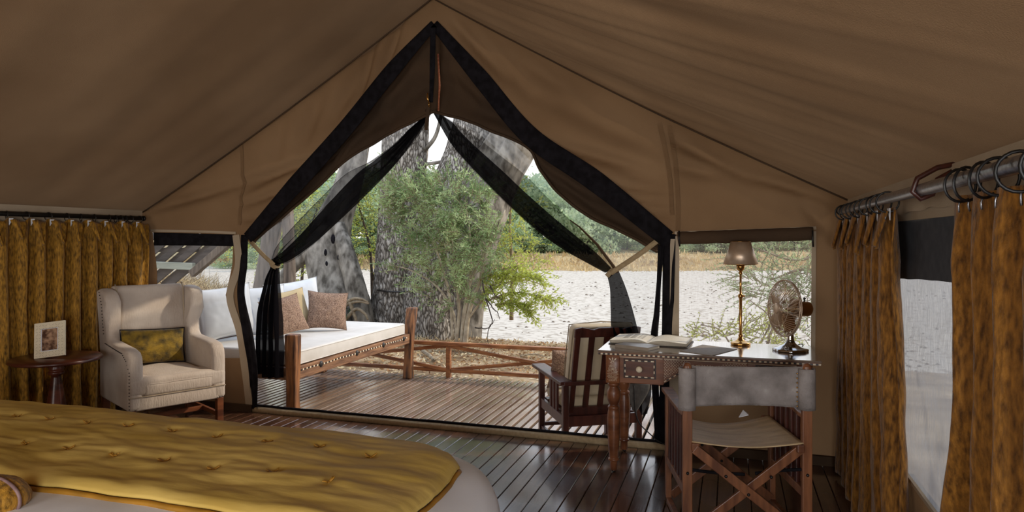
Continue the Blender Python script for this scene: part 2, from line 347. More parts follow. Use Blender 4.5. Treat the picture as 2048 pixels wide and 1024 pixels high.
roof.grid(lambda u, v: Vector((lerp(RX, WL, v), lerp(-3, 4.92, u), roof_z(lerp(RX, WL, v), lerp(-3, 4.92, u), -1))), 200, 60)
ceiling = obj('ceiling', roof, 'canvas', smooth=True, kind='structure', base=False)
s1 = MB()
for sd, ex in ((1, WR), (-1, WL)):
    s1.tube([(lerp(RX, ex, t/40), 4.775, roof_z(lerp(RX, ex, t/40), 4.77, sd)-.012) for t in range(41)], .006, 6)
obj('seam', s1, 'canvas_dark', ceiling, smooth=True)

# front wall with its doorway and two windows, one sewn sheet
P2 = lambda px, py: (lambda v: (v.x, v.z))(on_y(px, py, WY))
outer = [(WL, 0), (WR, 0), (WR, EZ)]+[(lerp(WR, RX, i/24), roof_z(lerp(WR, RX, i/24), 4.8, 1)) for i in range(1, 24)]+[(RX, RZ)]+\
        [(lerp(RX, WL, i/24), roof_z(lerp(RX, WL, i/24), 4.8, -1)) for i in range(1, 24)]+[(WL, EZ)]
DOOR = [(-3.80, .035), (-.47, .035), (-.40, .6), (-.395, 1.47), (-.71, 1.723), (-1.25, 2.132), P2(995,205), (RX, 3.10), P2(745,200), P2(622,345), (-3.91, 1.47), (-3.93, 1.1), (-3.86, .5)]
WINL = [P2(318,716), P2(484,716), P2(470,650), P2(452,590), P2(464,530), P2(467,470), P2(400,467), P2(306,465), P2(314,540)]
WINR = [(-.34, .66), (.492, .66), (.500, 1.508), (.10, 1.492), (-.342, 1.477)]
def inside(p, poly):
    c = False; n = len(poly)
    for i in range(n):
        a, b = poly[i], poly[(i+1) % n]
        if (a[1] > p[1]) != (b[1] > p[1]) and p[0] < (b[0]-a[0])*(p[1]-a[1])/(b[1]-a[1])+a[0]: c = not c
    return c
def seg_d(p, a, b):
    ax, ay = b[0]-a[0], b[1]-a[1]; t = max(0, min(1, ((p[0]-a[0])*ax+(p[1]-a[1])*ay)/(ax*ax+ay*ay)))
    return math.hypot(p[0]-a[0]-ax*t, p[1]-a[1]-ay*t), t
CREASE = []
for a, b, w_, am in [((300,418),(470,370),.030,.030),((470,370),(650,312),.028,.032),((483,410),(585,372),.022,.024),((478,385),(560,345),.03,.018),((486,440),(540,425),.02,.018),
                     ((750,60),(700,235),.035,.03),((800,40),(760,150),.03,.03),((722,128),(668,230),.05,.028),((640,185),(600,290),.06,.022),((560,240),(548,330),.06,.015),
                     ((905,40),(1010,160),.03,.032),((960,70),(1060,190),.045,.028),((1000,90),(1180,210),.05,.024),((1100,285),(1320,350),.035,.034),((1180,360),(1330,385),.025,.024),
                     ((1080,190),(1320,300),.06,.026),((1345,280),(1480,345),.03,.034),((1480,345),(1660,400),.035,.034),((1230,345),(1330,368),.025,.02),((1345,330),(1440,352),.03,.02),
                     ((1215,390),(1340,408),.02,.018),((1260,420),(1340,428),.02,.014),((1320,250),(1420,300),.05,.02),((1600,400),(1665,470),.03,.02),((1520,370),(1640,405),.03,-.02)]:
    CREASE.append((P2(*a), P2(*b), w_*1.3, am*2.3))
def wrink(x, z):
    y = .012*nz(x*1.5, z*2.2, 1)+.006*nz(x*5, z*4, 7)
    for a, b, w_, am in CREASE:
        d, t = seg_d((x, z), a, b); y += am*math.exp(-(d/w_)**2)*(.35+.65*math.sin(PI*t))
    return y
VERTS = []; EDG = []
def addpoly(poly, step=.06):
    s0 = len(VERTS); n = len(poly)
    for i in range(n):
        a, b = poly[i], poly[(i+1) % n]; m = max(1, int(math.hypot(b[0]-a[0], b[1]-a[1])/step))
        for k in range(m): VERTS.append((lerp(a[0], b[0], k/m), lerp(a[1], b[1], k/m)))
    e = len(VERTS)
    for i in range(s0, e): EDG.append((i, i+1 if i+1 < e else s0))
for pl in (outer, DOOR, WINL, WINR): addpoly(pl)
g = .028; ix = int((WR-WL)/g)
nearl = [(a, b) for pl in (outer, DOOR, WINL, WINR) for a, b in zip(pl, pl[1:]+pl[:1])]
for i in range(1, ix):
    for j in range(1, 120):
        p = (WL+i*g+(j % 2)*g*.5, j*g)
        if inside(p, outer) and not inside(p, DOOR) and not inside(p, WINL) and not inside(p, WINR) and min(seg_d(p, a, b)[0] for a, b in nearl) > .012: VERTS.append(p)
res = delaunay_2d_cdt([Vector(p) for p in VERTS], EDG, [], 0, 1e-5)
fw = MB(); fv = [(p.x, WY+wrink(p.x, p.y)*1.0, p.y) for p in res[0]]; ff = []
for f in res[2]:
    cx_ = sum(res[0][i].x for i in f)/len(f); cz = sum(res[0][i].y for i in f)/len(f)
    if inside((cx_, cz), outer) and not inside((cx_, cz), DOOR) and not inside((cx_, cz), WINL) and not inside((cx_, cz), WINR): ff.append(tuple(f))
fw.add(fv, ff)
wall_f = obj('wall_front', fw, 'canvas', smooth=True, kind='structure', base=False)
def strip(pts2, w_, y=-.012, wf=None, n=40):      # sewn tape lying on the front wall
    mb = MB(); path = smooth_path([(a, b, 0) for a, b in pts2], n); L = []
    for i, p in enumerate(path):
        d = (path[min(i+1, n-1)]-path[max(i-1, 0)]).normalized(); nn = Vector((-d.y, d.x, 0)); ww = w_*(wf(i/(n-1)) if wf else 1)
        L.append((p-nn*ww/2, p+nn*ww/2))
    mb.grid(lambda u, v: (lambda a, b, q: (q.x, WY+y+wrink(q.x, q.y), q.y))(*(lambda ab: (ab[0], ab[1], ab[0].lerp(ab[1], v)))(L[int(round(u*(n-1)))])), n, 2)
    return mb
for pts in ([P2(484,290), P2(486,340), P2(482,400), P2(480,450)], [P2(1318,245), P2(1330,300), P2(1340,360), P2(1344,430)], [P2(1338,250), P2(1350,320), P2(1356,400), P2(1356,462)]):
    obj('seam', strip(pts, .03, y=-.006), 'canvas', wall_f, solid=.003)
obj('seam', strip([P2(1350,466), P2(1500,461), P2(1632,456)], .02), 'canvas_pale', wall_f, solid=.004)
obj('seam', strip([P2(300,461), P2(400,463), P2(474,466)], .02), 'canvas_pale', wall_f, solid=.004)
obj('seam', strip([(-.375, .05), (-.372, .7), (-.368, 1.45)], .06), 'canvas_pale', wall_f, solid=.004)
obj('seam', strip([P2(474,470), P2(478,530), P2(462,590), P2(480,660), P2(492,740), P2(502,820)], .07), 'canvas_pale', wall_f, solid=.004)

# side and rear walls
def side_wall(X, name, holes):
    mb = MB(); ys = sorted(set([-3, 4.8]+[h for hh in holes for h in hh[:2]])); 
    for y0, y1 in zip(ys, ys[1:]):
        h = [hh for hh in holes if hh[0] <= y0 and hh[1] >= y1]
        spans = [(0, EZ)] if not h else [(0, h[0][2]), (h[0][3], EZ)]
        for z0, z1 in spans:
            n = max(3, int((y1-y0)*20)); m = max(3, int((z1-z0)*14))
            mb.grid(lambda u, v: (X+.012*nz(lerp(y0, y1, u)*6, lerp(z0, z1, v)*.8, X)*(1 if 0 < v < 1 else 0), lerp(y0, y1, u), lerp(z0, z1, v)), n, m)
    return obj(name, mb, 'canvas', smooth=True, kind='structure', base=False)
wall_r = side_wall(WR, 'wall_right', [(1.3, 4.2, .45, 1.555)])
wall_l = side_wall(WL, 'wall_left', [])
mb = MB(); mb.grid(lambda u, v: (WR-.02-.012*abs(math.sin(u*60))*(1-v), lerp(-2, 4.75, u), lerp(1.56+.012*nz(u*30), EZ, v)), 300, 6)
obj('valance', mb, 'canvas_pale', wall_r, smooth=True, world=True)
mb = MB(); mb.grid(lambda u, v: (WL+.02+.012*abs(math.sin(u*60))*(1-v), lerp(-2, 4.75, u), lerp(1.56+.012*nz(u*30), EZ, v)), 300, 6)
obj('valance', mb, 'canvas_pale', wall_l, smooth=True, world=True)
mb = MB()
for x0, x1 in ((WL, -3.2), (-.3, WR)): mb.box(((x0+x1)/2, -3, .85), (x1-x0, .01, 1.7))
mb.add([(WL,-3,EZ),(WR,-3,EZ),(RX,-3,RZ)], [(0,1,2)])
obj('wall_back', mb, 'canvas', kind='structure', base=False)

# threshold of the doorway
sill = MB(); sill.grid(lambda u, v: (lerp(-3.84, WR, u), 4.79-.035*v+.01*nz(u*9), .045-.004*v), 40, 2)
door = thing('door_1', None, None, (-2.1, 4.8, 0)); door['kind'] = 'structure'
mb = MB(); mb.tube([(lerp(-3.82, -.40, i/60), 4.80+.008*nz(i*.3), .017+.003*nz(i*.21, 3)) for i in range(61)], [.027]*61, 10)
obj('threshold', mb, 'webbing', door, smooth=True, world=True)
mb = MB(); mb.tube([(lerp(-3.82, -.40, i/60), 4.805+.008*nz(i*.3), .052+.005*nz(i*.21, 3)) for i in range(61)], [.010]*61, 8)
obj('zip_tape', mb, 'black_cloth', door, smooth=True, world=True)
baseb = MB(); baseb.box((-4.4, 4.775, .03), (1.16, .03, .06)); baseb.box((.16, 4.775, .03), (1.12, .03, .06))
obj('baseboard_front', baseb, 'canvas_dark', kind='structure')
# black zip borders of the doorway
def ribbon(pts, widths, name, m, parent, y0=WY-.02, wave=.0, n=50, world=True, **kw):
    mb = MB(); path = smooth_path(pts, n); L = []
    for i, p in enumerate(path):
        d = (path[min(i+1, n-1)]-path[max(i-1, 0)]).normalized(); nn = Vector((-d.z, 0, d.x)).normalized()
        w_ = poly_at([(a, 0, 0) for a in widths], i/(n-1)).x; L.append((p-nn*w_/2, p+nn*w_/2))
    mb.grid(lambda u, v: (lambda q: (q.x, q.y+wave*math.sin(v*PI*3+u*7), q.z))(L[int(round(u*(n-1)))][0].lerp(L[int(round(u*(n-1)))][1], v)), n, 7)
    return obj(name, mb, m, parent, smooth=True, world=world, solid=.003, **kw)
Y1 = 4.785
ribbon([on_y(868,48,Y1), on_y(785,140,Y1), on_y(690,258,Y1), on_y(590,370,Y1), on_y(495,476,Y1)], [.07,.13,.14,.15,.10], 'zip_border', 'black_cloth', door)
ribbon([on_y(868,48,Y1), on_y(960,155,Y1), on_y(1060,272,Y1), on_y(1190,362,Y1), on_y(1335,478,Y1)], [.07,.13,.14,.15,.12], 'zip_border', 'black_cloth', door)
ribbon([on_y(489,470,Y1), on_y(487,530,Y1), on_y(482,590,Y1), on_y(496,670,Y1), on_y(506,740,Y1), on_y(508,822,Y1)], [.07,.09,.08,.09,.08,.07], 'zip_border', 'black_cloth', door, wave=.01)
ribbon([on_y(1338,468,Y1), on_y(1337,560,Y1), on_y(1334,700,Y1), on_y(1325,888,Y1)], [.09,.08,.075,.07], 'zip_border', 'black_cloth', door, wave=.01)
ribbon([on_y(1322,490,Y1), on_y(1318,560,Y1), on_y(1314,620,Y1), on_y(1308,700,Y1), on_y(1316,885,Y1)], [.04,.03,.035,.05,.04], 'zip_border', 'black_cloth', door, wave=.01)
ribbon([on_y(866,55,Y1-.02), on_y(865,130,Y1-.02), on_y(862,205,Y1-.02)], [.045,.045,.03], 'zip_border', 'black_cloth', door)
# dark canvas door flaps gathered under the gable edges
def flap(name, label, outer_px, inner_px, sgn):
    r = thing(name, label, 'tent flap', on_y(*outer_px[-1], 4.86))
    a = smooth_path([on_y(*p, 4.86) for p in outer_px], 90); b = smooth_path([on_y(*p, 4.90) for p in inner_px], 90)
    mb = MB()
    def fn(u, v):
        i = int(round(u*89)); p = a[i].lerp(b[i], v)
        sag = math.sin(PI*v)
        return (p.x, p.y+.05*sag+.030*sag*math.sin(v*9+u*11+nz(u*6, v*2)*3)+.012*nz(u*25, v*4)*sag, p.z+.012*nz(u*9, v*3, 2)*v)
    mb.grid(fn, 90, 22); obj('cloth', mb, 'canvas_dark', r, smooth=True, world=True, solid=.006)
    hem = MB(); hem.tube([p+Vector((0, -.004, .004+.006*nz(i*.2))) for i, p in enumerate(b)], .011, 7); obj('hem', hem, 'canvas_dark', r, smooth=True, world=True)
    return r
flap('door_flap', 'dark brown canvas door flap gathered under the left gable edge of the doorway',
     [(868,50),(785,140),(690,258),(590,370),(492,478)], [(874,222),(800,258),(748,288),(692,322),(640,372),(590,415),(548,450),(520,474),(505,490)], -1)
flap('door_flap', 'dark brown canvas door flap gathered under the right gable edge of the doorway',
     [(868,50),(960,155),(1060,272),(1190,362),(1335,478)], [(852,222),(920,238),(980,262),(1055,296),(1080,340),(1120,390),(1180,435),(1250,468),(1315,505)], 1)

# tied-back black mosquito nets
def net(name, label, up_px, lo_px, tie_px, fall_px, strap_px, sheer_px, Yn):
    r = thing(name, label, 'net curtain', on_y(*fall_px[-1][0], Yn))
    a = smooth_path([on_y(*p, Yn) for p in up_px], 70); b = smooth_path([on_y(*p, Yn+.03) for p in lo_px], 70)
    mb = MB()
    def fn(u, v):
        i = int(round(u*69)); p = a[i].lerp(b[i], v); w_ = (a[i]-b[i]).length
        return (p.x, p.y+min(.04, w_*.3)*math.sin(v*PI*7+u*4), p.z+.02*math.sin(PI*v)*nz(u*8, v*3))
    mb.grid(fn, 70, 40); obj('netting', mb, 'black_net_thin', r, smooth=True, world=True)
    # the dense gathered hem along the lower edge
    def gather(off, ww, nm):
        m2 = MB()
        def f2(u, v):
            i = int(round(u*69)); q = b[i]; t = (a[i]-b[i]); 
            if t.length > 1e-6: t.normalize()
            w_ = min((a[i]-b[i]).length*.95, ww*(.35+.65*math.sin(PI*min(1, u*.9+.1))))
            p = q+t*(v*w_+off)
            return (p.x, p.y-.02+.018*math.sin(v*PI*9+u*5), p.z)
        m2.grid(f2, 70, 36); obj(nm, m2, 'black_net', r, smooth=True, world=True)
    gather(0, .17, 'gathered_edge')
    # the fall below the tie
    m3 = MB(); n = len(fall_px)
    A = smooth_path([on_y(*p[0], Yn) for p in fall_px], 50); B = smooth_path([on_y(*p[1], Yn) for p in fall_px], 50)
    def f3(u, v):
        i = int(round(u*49)); p = A[i].lerp(B[i], v); w_ = (A[i]-B[i]).length
        return (p.x, p.y+min(.05, w_*.22)*math.sin(v*PI*8+1)+.01*nz(u*6, v*5), p.z+.01*math.sin(v*9)*u)
    m3.grid(f3, 50, 56); obj('fall', m3, 'black_net', r, smooth=True, world=True)
    # canvas strap with a loop round the net
    S = smooth_path([on_y(*p, Yn-.06) for p in strap_px], 24); m4 = MB(); L = []
    for i, p in enumerate(S):
        d = (S[min(i+1, 23)]-S[max(i-1, 0)]).normalized(); nn = Vector((-d.z, 0, d.x)); L.append((p-nn*.018, p+nn*.018))
    m4.grid(lambda u, v: (lambda q: (q.x, q.y+.01*math.sin(u*PI), q.z))(L[int(round(u*23))][0].lerp(L[int(round(u*23))][1], v)), 24, 3)
    obj('tie_strap', m4, 'webbing', r, smooth=True, world=True, solid=.004, label='pale canvas tie strap')
    c = on_y(*tie_px, Yn); m5 = MB()
    dr = (Vector(S[-2])-Vector(S[0])).normalized()
    m5.grid(lambda u, v: c+Vector((0, math.cos(u*2*PI)*.045, 0))+Vector((-dr.z, 0, dr.x))*(v-.5)*.036+dr*math.sin(u*2*PI)*.04, 24, 3, closed_u=True)
    obj('tie_loop', m5, 'webbing', r, smooth=True, world=True, solid=.004, label='pale canvas tie loop')
    # the flat sheer part stretched towards the doorway's edge
    m6 = MB(); T = [on_y(*p[0], Yn+.05) for p in sheer_px]; U = [on_y(*p[1], Yn+.05) for p in sheer_px]
    T = smooth_path(T, 40); U = smooth_path(U, 40)
    m6.grid(lambda u, v: (lambda p: (p.x, p.y+.012*nz(u*5, v*4), p.z))(T[int(round(u*39))].lerp(U[int(round(u*39))], v)), 40, 20)
    obj('sheer_panel', m6, 'sheer_screen', r, smooth=True, world=True, label='clear sheer screen panel')
    return r
net('net_curtain', 'black mosquito net tied back on the left side of the doorway, beside the daybed',
    [(858,226),(790,285),(742,320),(690,345),(640,395),(590,450),(560,488),(545,520)], [(862,228),(832,275),(790,330),(735,388),(680,442),(630,488),(585,520),(552,532)], (550,529),
    [((543,528),(556,532)), ((531,560),(557,575)), ((516,620),(560,640)), ((512,690),(562,700)), ((512,748),(561,758))],
    [(474,438),(490,470),(520,505),(548,530)], [((858,226),(862,228)), ((720,300),(770,320)), ((640,385),(690,420)), ((560,445),(600,500)), ((500,490),(550,530)), ((494,600),(530,600)), ((503,720),(515,720)), ((510,818),(516,818))], 4.93)
netR = net('net_curtain', 'black mosquito net tied back on the right side of the doorway, hanging behind the desk',
    [(872,222),(935,262),(1000,312),(1050,352),(1110,412),(1160,460),(1200,500),(1232,535)], [(868,226),(905,290),(960,352),(1020,412),(1080,465),(1130,500),(1175,525),(1212,545)], (1222,545),
    [((1212,546),(1236,540)), ((1219,580),(1252,580)), ((1220,620),(1264,620)), ((1222,665),(1274,660)), ((1238,730),(1290,730)), ((1262,790),(1302,780)), ((1284,832),(1294,830))],
    [(1348,420),(1336,460),(1290,500),(1222,546)], [((868,224),(872,222)), ((960,270),(1000,270)), ((1050,350),(1070,330)), ((1160,455),(1180,435)), ((1232,535),(1320,495)), ((1262,620),(1318,620)), ((1280,720),(1316,720)), ((1296,840),(1318,870))], 4.93)
st = MB(); st.tube([on_y(1140,440,4.9), on_y(1160,455,4.9), on_y(1195,490,4.9), on_y(1236,545,4.9)], [.004,.007,.011,.012], 6)
obj('edge_cord', st, 'canvas_dark', netR, smooth=True, world=True, label='thin dark cord')
# hanging strap and zip pull at the apex
t = thing('hanging_strap', 'short brown strap with a gold buckle hanging at the apex of the doorway', 'strap', on_y(855,258,4.75))
mb = MB(); p, q = on_y(858,205,4.75), on_y(852,260,4.75); mb.bar(p, q, .028, .006, up=(0,1,0)); obj('strap', mb, 'canvas_dark', t, world=True, bevel=.001)
mb = MB(); mb.tube([on_y(855,186,4.74), on_y(855,196,4.74), on_y(858,206,4.74)], [.006,.009,.004], 8); mb.tube([on_y(858,203,4.735), on_y(858,214,4.735)], .006, 6); obj('buckle', mb, 'brass', t, smooth=True, world=True, label='gold buckle')
mb = MB(); mb.tube([on_y(876,108,4.74), on_y(879,170,4.74), on_y(877,222,4.74)], .007, 6)
obj('zip_cord', mb, mat('rust_cord', rgb(140,70,40), rgb(170,110,80), scale=80, rough=.8), smooth=True, label='rust red cord hanging down from the apex of the doorway', cat='cord')

# windows
def panel(poly, Y, name, m, parent, step=.06, **kw):
    vs = [Vector(p) for p in poly]; mb = MB(); mb.add([(p.x, Y, p.y) for p in vs], [tuple(range(len(vs)))]); return obj(name, mb, m, parent, world=True, **kw)
w1 = thing('window_1', None, None, (-4.45, 4.8, .7)); w1['kind'] = 'structure'
panel(WINL, 4.805, 'screen', 'window_screen_left', w1)
ribbon([on_y(308,478,4.79), on_y(390,479,4.79), on_y(468,481,4.79)], [.115,.105,.10], 'rolled_flap', 'black_cloth', w1)
w2 = thing('window_2', None, None, (.08, 4.8, .66)); w2['kind'] = 'structure'
panel(WINR, 4.805, 'screen', 'window_screen', w2)
mb = MB(); mb.tube([(lerp(-.345, .50, i/30), 4.775, lerp(1.455, 1.484, i/30)+.004*nz(i*.4)) for i in range(31)], [.044+.004*nz(i*.5, 4) for i in range(31)], 14)
obj('rolled_flap', mb, 'canvas_dark', w2, smooth=True, world=True)
for xx in (-.335, .495):
    mb = MB(); mb.tube([(xx, 4.735, 1.505), (xx, 4.73, 1.45), (xx+.004, 4.74, 1.40)], .006, 6); obj('toggle', mb, 'black_metal', w2, smooth=True, world=True)
for a, b in (((-.352, .66), (-.350, 1.47)), ((.502, .66), (.508, 1.50))):
    mb = MB(); mb.bar((a[0], 4.785, a[1]), (b[0], 4.785, b[1]), .026, .008, up=(0,1,0)); obj('window_edge', mb, 'canvas_pale', w2, world=True)
w3 = thing('window_3', None, None, (.72, 2.8, .45)); w3['kind'] = 'structure'
mb = MB(); mb.grid(lambda u, v: (.722+.008*nz(u*9, v*6)+.003*nz(u*40, v*8), lerp(1.25, 4.25, u), lerp(.44, 1.36, v)), 90, 40); obj('screen', mb, 'side_screen', w3, smooth=True, world=True)
mb = MB(); mb.grid(lambda u, v: (.712+.006*nz(u*9, v*3, 4), lerp(1.25, 4.25, u), lerp(1.30-.05*max(0, u*3-1.6)+.015*nz(u*12), 1.53, v)), 90, 10)
obj('dark_band', mb, mat('slate_cloth', rgb(58,62,70), rgb(70,74,82), scale=20, rough=.9), w3, smooth=True, world=True)
mb = MB(); mb.bar((.705, 1.25, 1.548), (.705, 4.25, 1.550), .01, .044); obj('upper_tape', mb, 'canvas_pale', w3, world=True)
mb = MB(); mb.bar((.71, 1.25, .447), (.71, 4.25, .447), .012, .016); obj('lower_tape', mb, 'canvas_pale', w3, world=True)

# ------------------------------------------------------------------ curtains, rods and rings
def pillow_mb(w_, h_, t_, n=26, pinch=.06, seed=0, p=2.6):
    mb = MB()
    def side(sg):
        def f(u, v):
            a, b = u*2-1, v*2-1; r = max(0, (1-abs(a)**p)*(1-abs(b)**p))
            x_ = a*w_/2*(1-pinch*(1-abs(b)**2)); y_ = b*h_/2*(1-pinch*(1-abs(a)**2))
            th = t_/2*r**.5+.008*nz(a*2.5+seed, b*2.5, sg)*r+.006*nz(a*6+seed, b*6, sg)*r
            return (x_, sg*(th+.002), y_)
        return f
    mb.grid(side(1), n, n); o = len(mb.v); mb.grid(side(-1), n, n)
    idx = [i for i in range(n)]+[n*k+n-1 for k in range(1, n)]+[n*(n-1)+i for i in range(n-2, -1, -1)]+[n*k for k in range(n-2, 0, -1)]
    mb.f += [(idx[i], idx[(i+1) % len(idx)], idx[(i+1) % len(idx)]+o, idx[i]+o) for i in range(len(idx))]
    return mb
def drape(name, label, X, y0, y1, ztop, zbot, nf, amp, m, sgn, headers, group=None, edge=None, seed=0, far=None):
    """one hanging curtain along Y at X; sgn is the side facing the room; edge(v) shifts the near edge"""
    t = thing(name, label, 'curtain', (X, (y0+y1)/2, zbot), 0, group)
    mb = MB(); nu, nv = nf*16+1, 60
    def fn(u, v):
        uu = u+.012*math.sin(u*nf*3.1+seed)+.010*nz(u*5, v*1.2, seed)*(v)
        y = lerp(y0, y1, u); 
        if edge: y += edge(v)*(1-u)**2
        if far: y += far(v)*u**3
        ph = u*nf*2*PI+2.3*nz(u*nf*.45, v*.9, seed)*v*1.6
        top = min(1, v/.13)
        A = amp*(.30+.70*top)*(.75+.5*nz(u*nf*.7, seed))*(1+.25*v)
        x = math.sin(ph)*A+.30*A*math.sin(ph*2+1+seed)*top+.012*nz(u*nf*2.3, v*3.5, seed+2)+.006*nz(u*nf*6, v*9, seed+5)
        y += .35*A*math.cos(ph*1.0+seed)*top
        z = lerp(ztop, zbot, v)+(1-min(1, v/.05))*.018*math.sin(u*headers*2*PI)
        return (X+x, y, z)
    mb.grid(fn, nu, nv); obj('fabric', mb, m, t, smooth=True, world=True, solid=.006)
    # pleated header flaps that fold over at the top
    for i in range(headers):
        yc = lerp(y0, y1, (i+.5)/headers); wd = (y1-y0)/headers*(.62+.2*R.random()); hh = .10+.05*R.random(); tl = R.uniform(.1, .6)*(1 if R.random() < .7 else -1)
        h = MB()
        h.grid(lambda u, v: (X+sgn*(amp*(.5+.75*v+.3*math.sin(u*PI*2))), yc+(u-.5)*wd*(1-.85*v**1.3)+tl*wd*.3*v, ztop+.004-.02*abs(u-.2)-hh*v*1.25), 9, 9)
        obj('header_fold', h, m, t, smooth=True, world=True, solid=.006)
        h = MB(); h.grid(lambda u, v: (X+sgn*amp*.3, yc+wd*(-.5+.28*u*(1-v)), ztop+.012-v*.05), 4, 4)
        obj('lining', h, 'white_linen', t, world=True, solid=.003, label='white lining showing at the pleat')
    return t
def rod(name, label, X, z, y0, y1, r, m, ends=True):
    t = thing(name, label, 'curtain rod', (X, y0, z-r)); mb = MB(); mb.tube([(X, y0, z), (X, (y0+y1)/2, z), (X, y1, z)], r, 16); obj('pole', mb, m, t, smooth=True, world=True)
    if ends:
        mb = MB(); mb.tube([(X, y1-.002, z), (X, y1+.012, z)], r*1.25, 12); obj('end_cap', mb, 'black_metal', t, smooth=True, world=True)
    return t
def ring_proto(r, th):
    mb = MB(); n = 20
    mb.grid(lambda u, v: (math.cos(u*2*PI)*(r+th*math.cos(v*2*PI)), th*math.sin(v*2*PI), math.sin(u*2*PI)*(r+th*math.cos(v*2*PI))), n, 7, closed_u=True)
    return mb
ring_me = {}
ORD = ['first', 'second', 'third', 'fourth', 'fifth', 'sixth', 'seventh', 'eighth', 'ninth', 'tenth', 'eleventh', 'twelfth']
def rings(label, X, z, ys, r, group, tilt=0):
    first = None
    for i_, y in enumerate(ys):
        if first is None:
            t = thing('curtain_ring', label % ORD[i_], 'curtain ring', (X, y, z-.35*r), 0, group); obj('ring', ring_proto(r, r*.09), 'black_metal', t, smooth=True)
            mb = MB(); mb.tube([(0,0,-r), (0,.004,-r-.012), (0,0,-r-.03)], .003, 5); obj('hook', mb, 'steel', t, smooth=True); first = t
        else:
            t = dup(first); t.location = (X, y, z-.35*r); t['label'] = label % ORD[i_]
        t.rotation_euler = (0, R.uniform(-.15, .15), R.uniform(-.45, .45)+tilt)
rod('curtain_rod', 'black curtain rod on the left wall above the mustard curtain', -4.90, 1.630, 1.0, 4.70, .018, 'black_metal')
rod('curtain_rod', 'grey steel curtain rod on the right wall, with black rings', .615, 1.617, .6, 4.42, .021, 'steel')
mb = MB(); mb.tube([(.71, 2.62, 1.70), (.66, 2.62, 1.69), (.60, 2.62, 1.655), (.585, 2.62, 1.61), (.61, 2.62, 1.585), (.645, 2.62, 1.60), (.66, 2.62, 1.65), (.71, 2.62, 1.68)], .009, 8)
obj('rod_hanger', mb, 'dark_wood', smooth=True, label='brown loop hanger holding the steel rod between the two right-hand curtains', cat='hanger')
rings('black ring above the mustard curtain, %s from the left edge of the photo', -4.90, 1.63, [3.52, 3.66, 3.83, 3.98, 4.10, 4.22, 4.36, 4.42, 4.47, 4.52, 4.57, 4.66], .030, 'rings on the left rod')
rings('black ring above the far rust gold curtain, %s from the window gap', .615, 1.617, [3.16, 3.30, 3.43, 3.56, 3.70, 3.84, 3.97, 4.10, 4.22, 4.33], .042, 'rings over the far right curtain')
rings('large black ring above the nearest rust gold curtain, %s from the window gap', .615, 1.617, [2.22, 2.16, 2.03, 1.93, 1.80, 1.66], .046, 'rings over the near right curtain', .2)
drape('curtain', 'mustard crushed-velvet curtain on the left wall, behind the side table', -4.86, 2.7, 4.715, 1.585, .02, 14, .050, 'velvet', 1, 13, seed=1)
drape('curtain', 'rust gold velvet curtain at the far end of the right wall, beside the desk', .635, 3.12, 4.60, 1.565, .03, 7, .040, 'velvet_rust', -1, 6, seed=4, edge=lambda v: .03*math.sin(v*5))
drape('curtain', 'rust gold velvet curtain nearest the camera on the right wall', .635, 1.25, 2.36, 1.575, .03, 6, .042, 'velvet_rust', -1, 0, seed=9, far=lambda v: -.17*math.exp(-((v-.36)/.25)**2)+.10*v)

# ------------------------------------------------------------------ wingback armchair
ax = thing('wingback_armchair', 'off-white hide wingback armchair with nailhead trim beside the side table', 'armchair', (-4.22, 4.235, 0), math.atan2(-.454, .891))
ax.scale = (1.05, 1.07, 1.0)   # local +X is the way it faces, +Y its left hand
prof = [(-.335,.217),(-.345,.60),(-.365,1.03),(-.345,1.055),(-.30,1.065),(-.20,1.055),(-.145,1.03),(-.115,.97),(-.125,.88),(-.155,.78),(-.15,.70),(-.11,.672),(0,.665),(.20,.655),(.285,.64),(.325,.60),(.338,.54),(.338,.30),(.338,.217)]
for sg in (-1, 1):
    mb = MB(); mb.prism(prof, sg*.225, sg*.325, lambda a, b, t_: (a, t_+(.018*sg if b > .9 else 0)*1, b))
    obj('side_panel', mb, 'hide', ax, smooth=True, bevel=.030, bseg=4)
mb = MB(); mb.prism([(-.33,.30),(-.385,1.05),(-.36,1.078),(-.31,1.078),(-.285,1.05),(-.22,.44),(-.22,.30)], -.245, .245, lambda a, b, t_: (a, t_, b)); obj('backrest', mb, 'hide', ax, smooth=True, bevel=.032, bseg=4)
mb = MB(); mb.box((.005, 0, .268), (.665, .55, .10)); obj('seat_frame', mb, 'hide', ax, smooth=True, bevel=.010, bseg=2)
mb = MB(); mb.grid(lambda u, v: (lerp(-.22, .345, u), lerp(-.225, .225, v), .40+.062*(max(0,(1-abs(2*u-1)**5)*(1-abs(2*v-1)**6)))**.5+.014*math.sin(u*PI)*math.sin(v*PI)+.004*nz(u*5, v*5)), 30, 26)
mb.grid(lambda u, v: (lerp(-.22, .345, u), lerp(-.225, .225, v), .315), 2, 2)
mb.box((.0625, 0, .36), (.567, .452, .088)); obj('seat', mb, 'hide', ax, smooth=True, bevel=.02, bseg=3)
mb = MB(); mb.box((.337, 0, .3175), (.012, .64, .006)); obj('seam', mb, 'canvas_pale', ax)
mb = MB(); mb.box((.235, 0, .3835), (.215, .652, .135)); obj('seat_lip', mb, 'hide', ax, smooth=True, bevel=.035, bseg=4)
for lx, ly in ((.30,-.29), (.30,.29), (-.30,-.29), (-.30,.29)):
    mb = MB(); mb.box((lx, ly, .11), (.045, .045, .22), None); obj('leg', mb, 'red_wood', ax, bevel=.003)
mb = MB(); mb.box((0, .29, .085), (.56, .022, .035)); mb.box((0, -.29, .085), (.56, .022, .035)); mb.box((.0, 0, .085), (.022, .56, .035)); obj('stretcher', mb, 'red_wood', ax, bevel=.002)
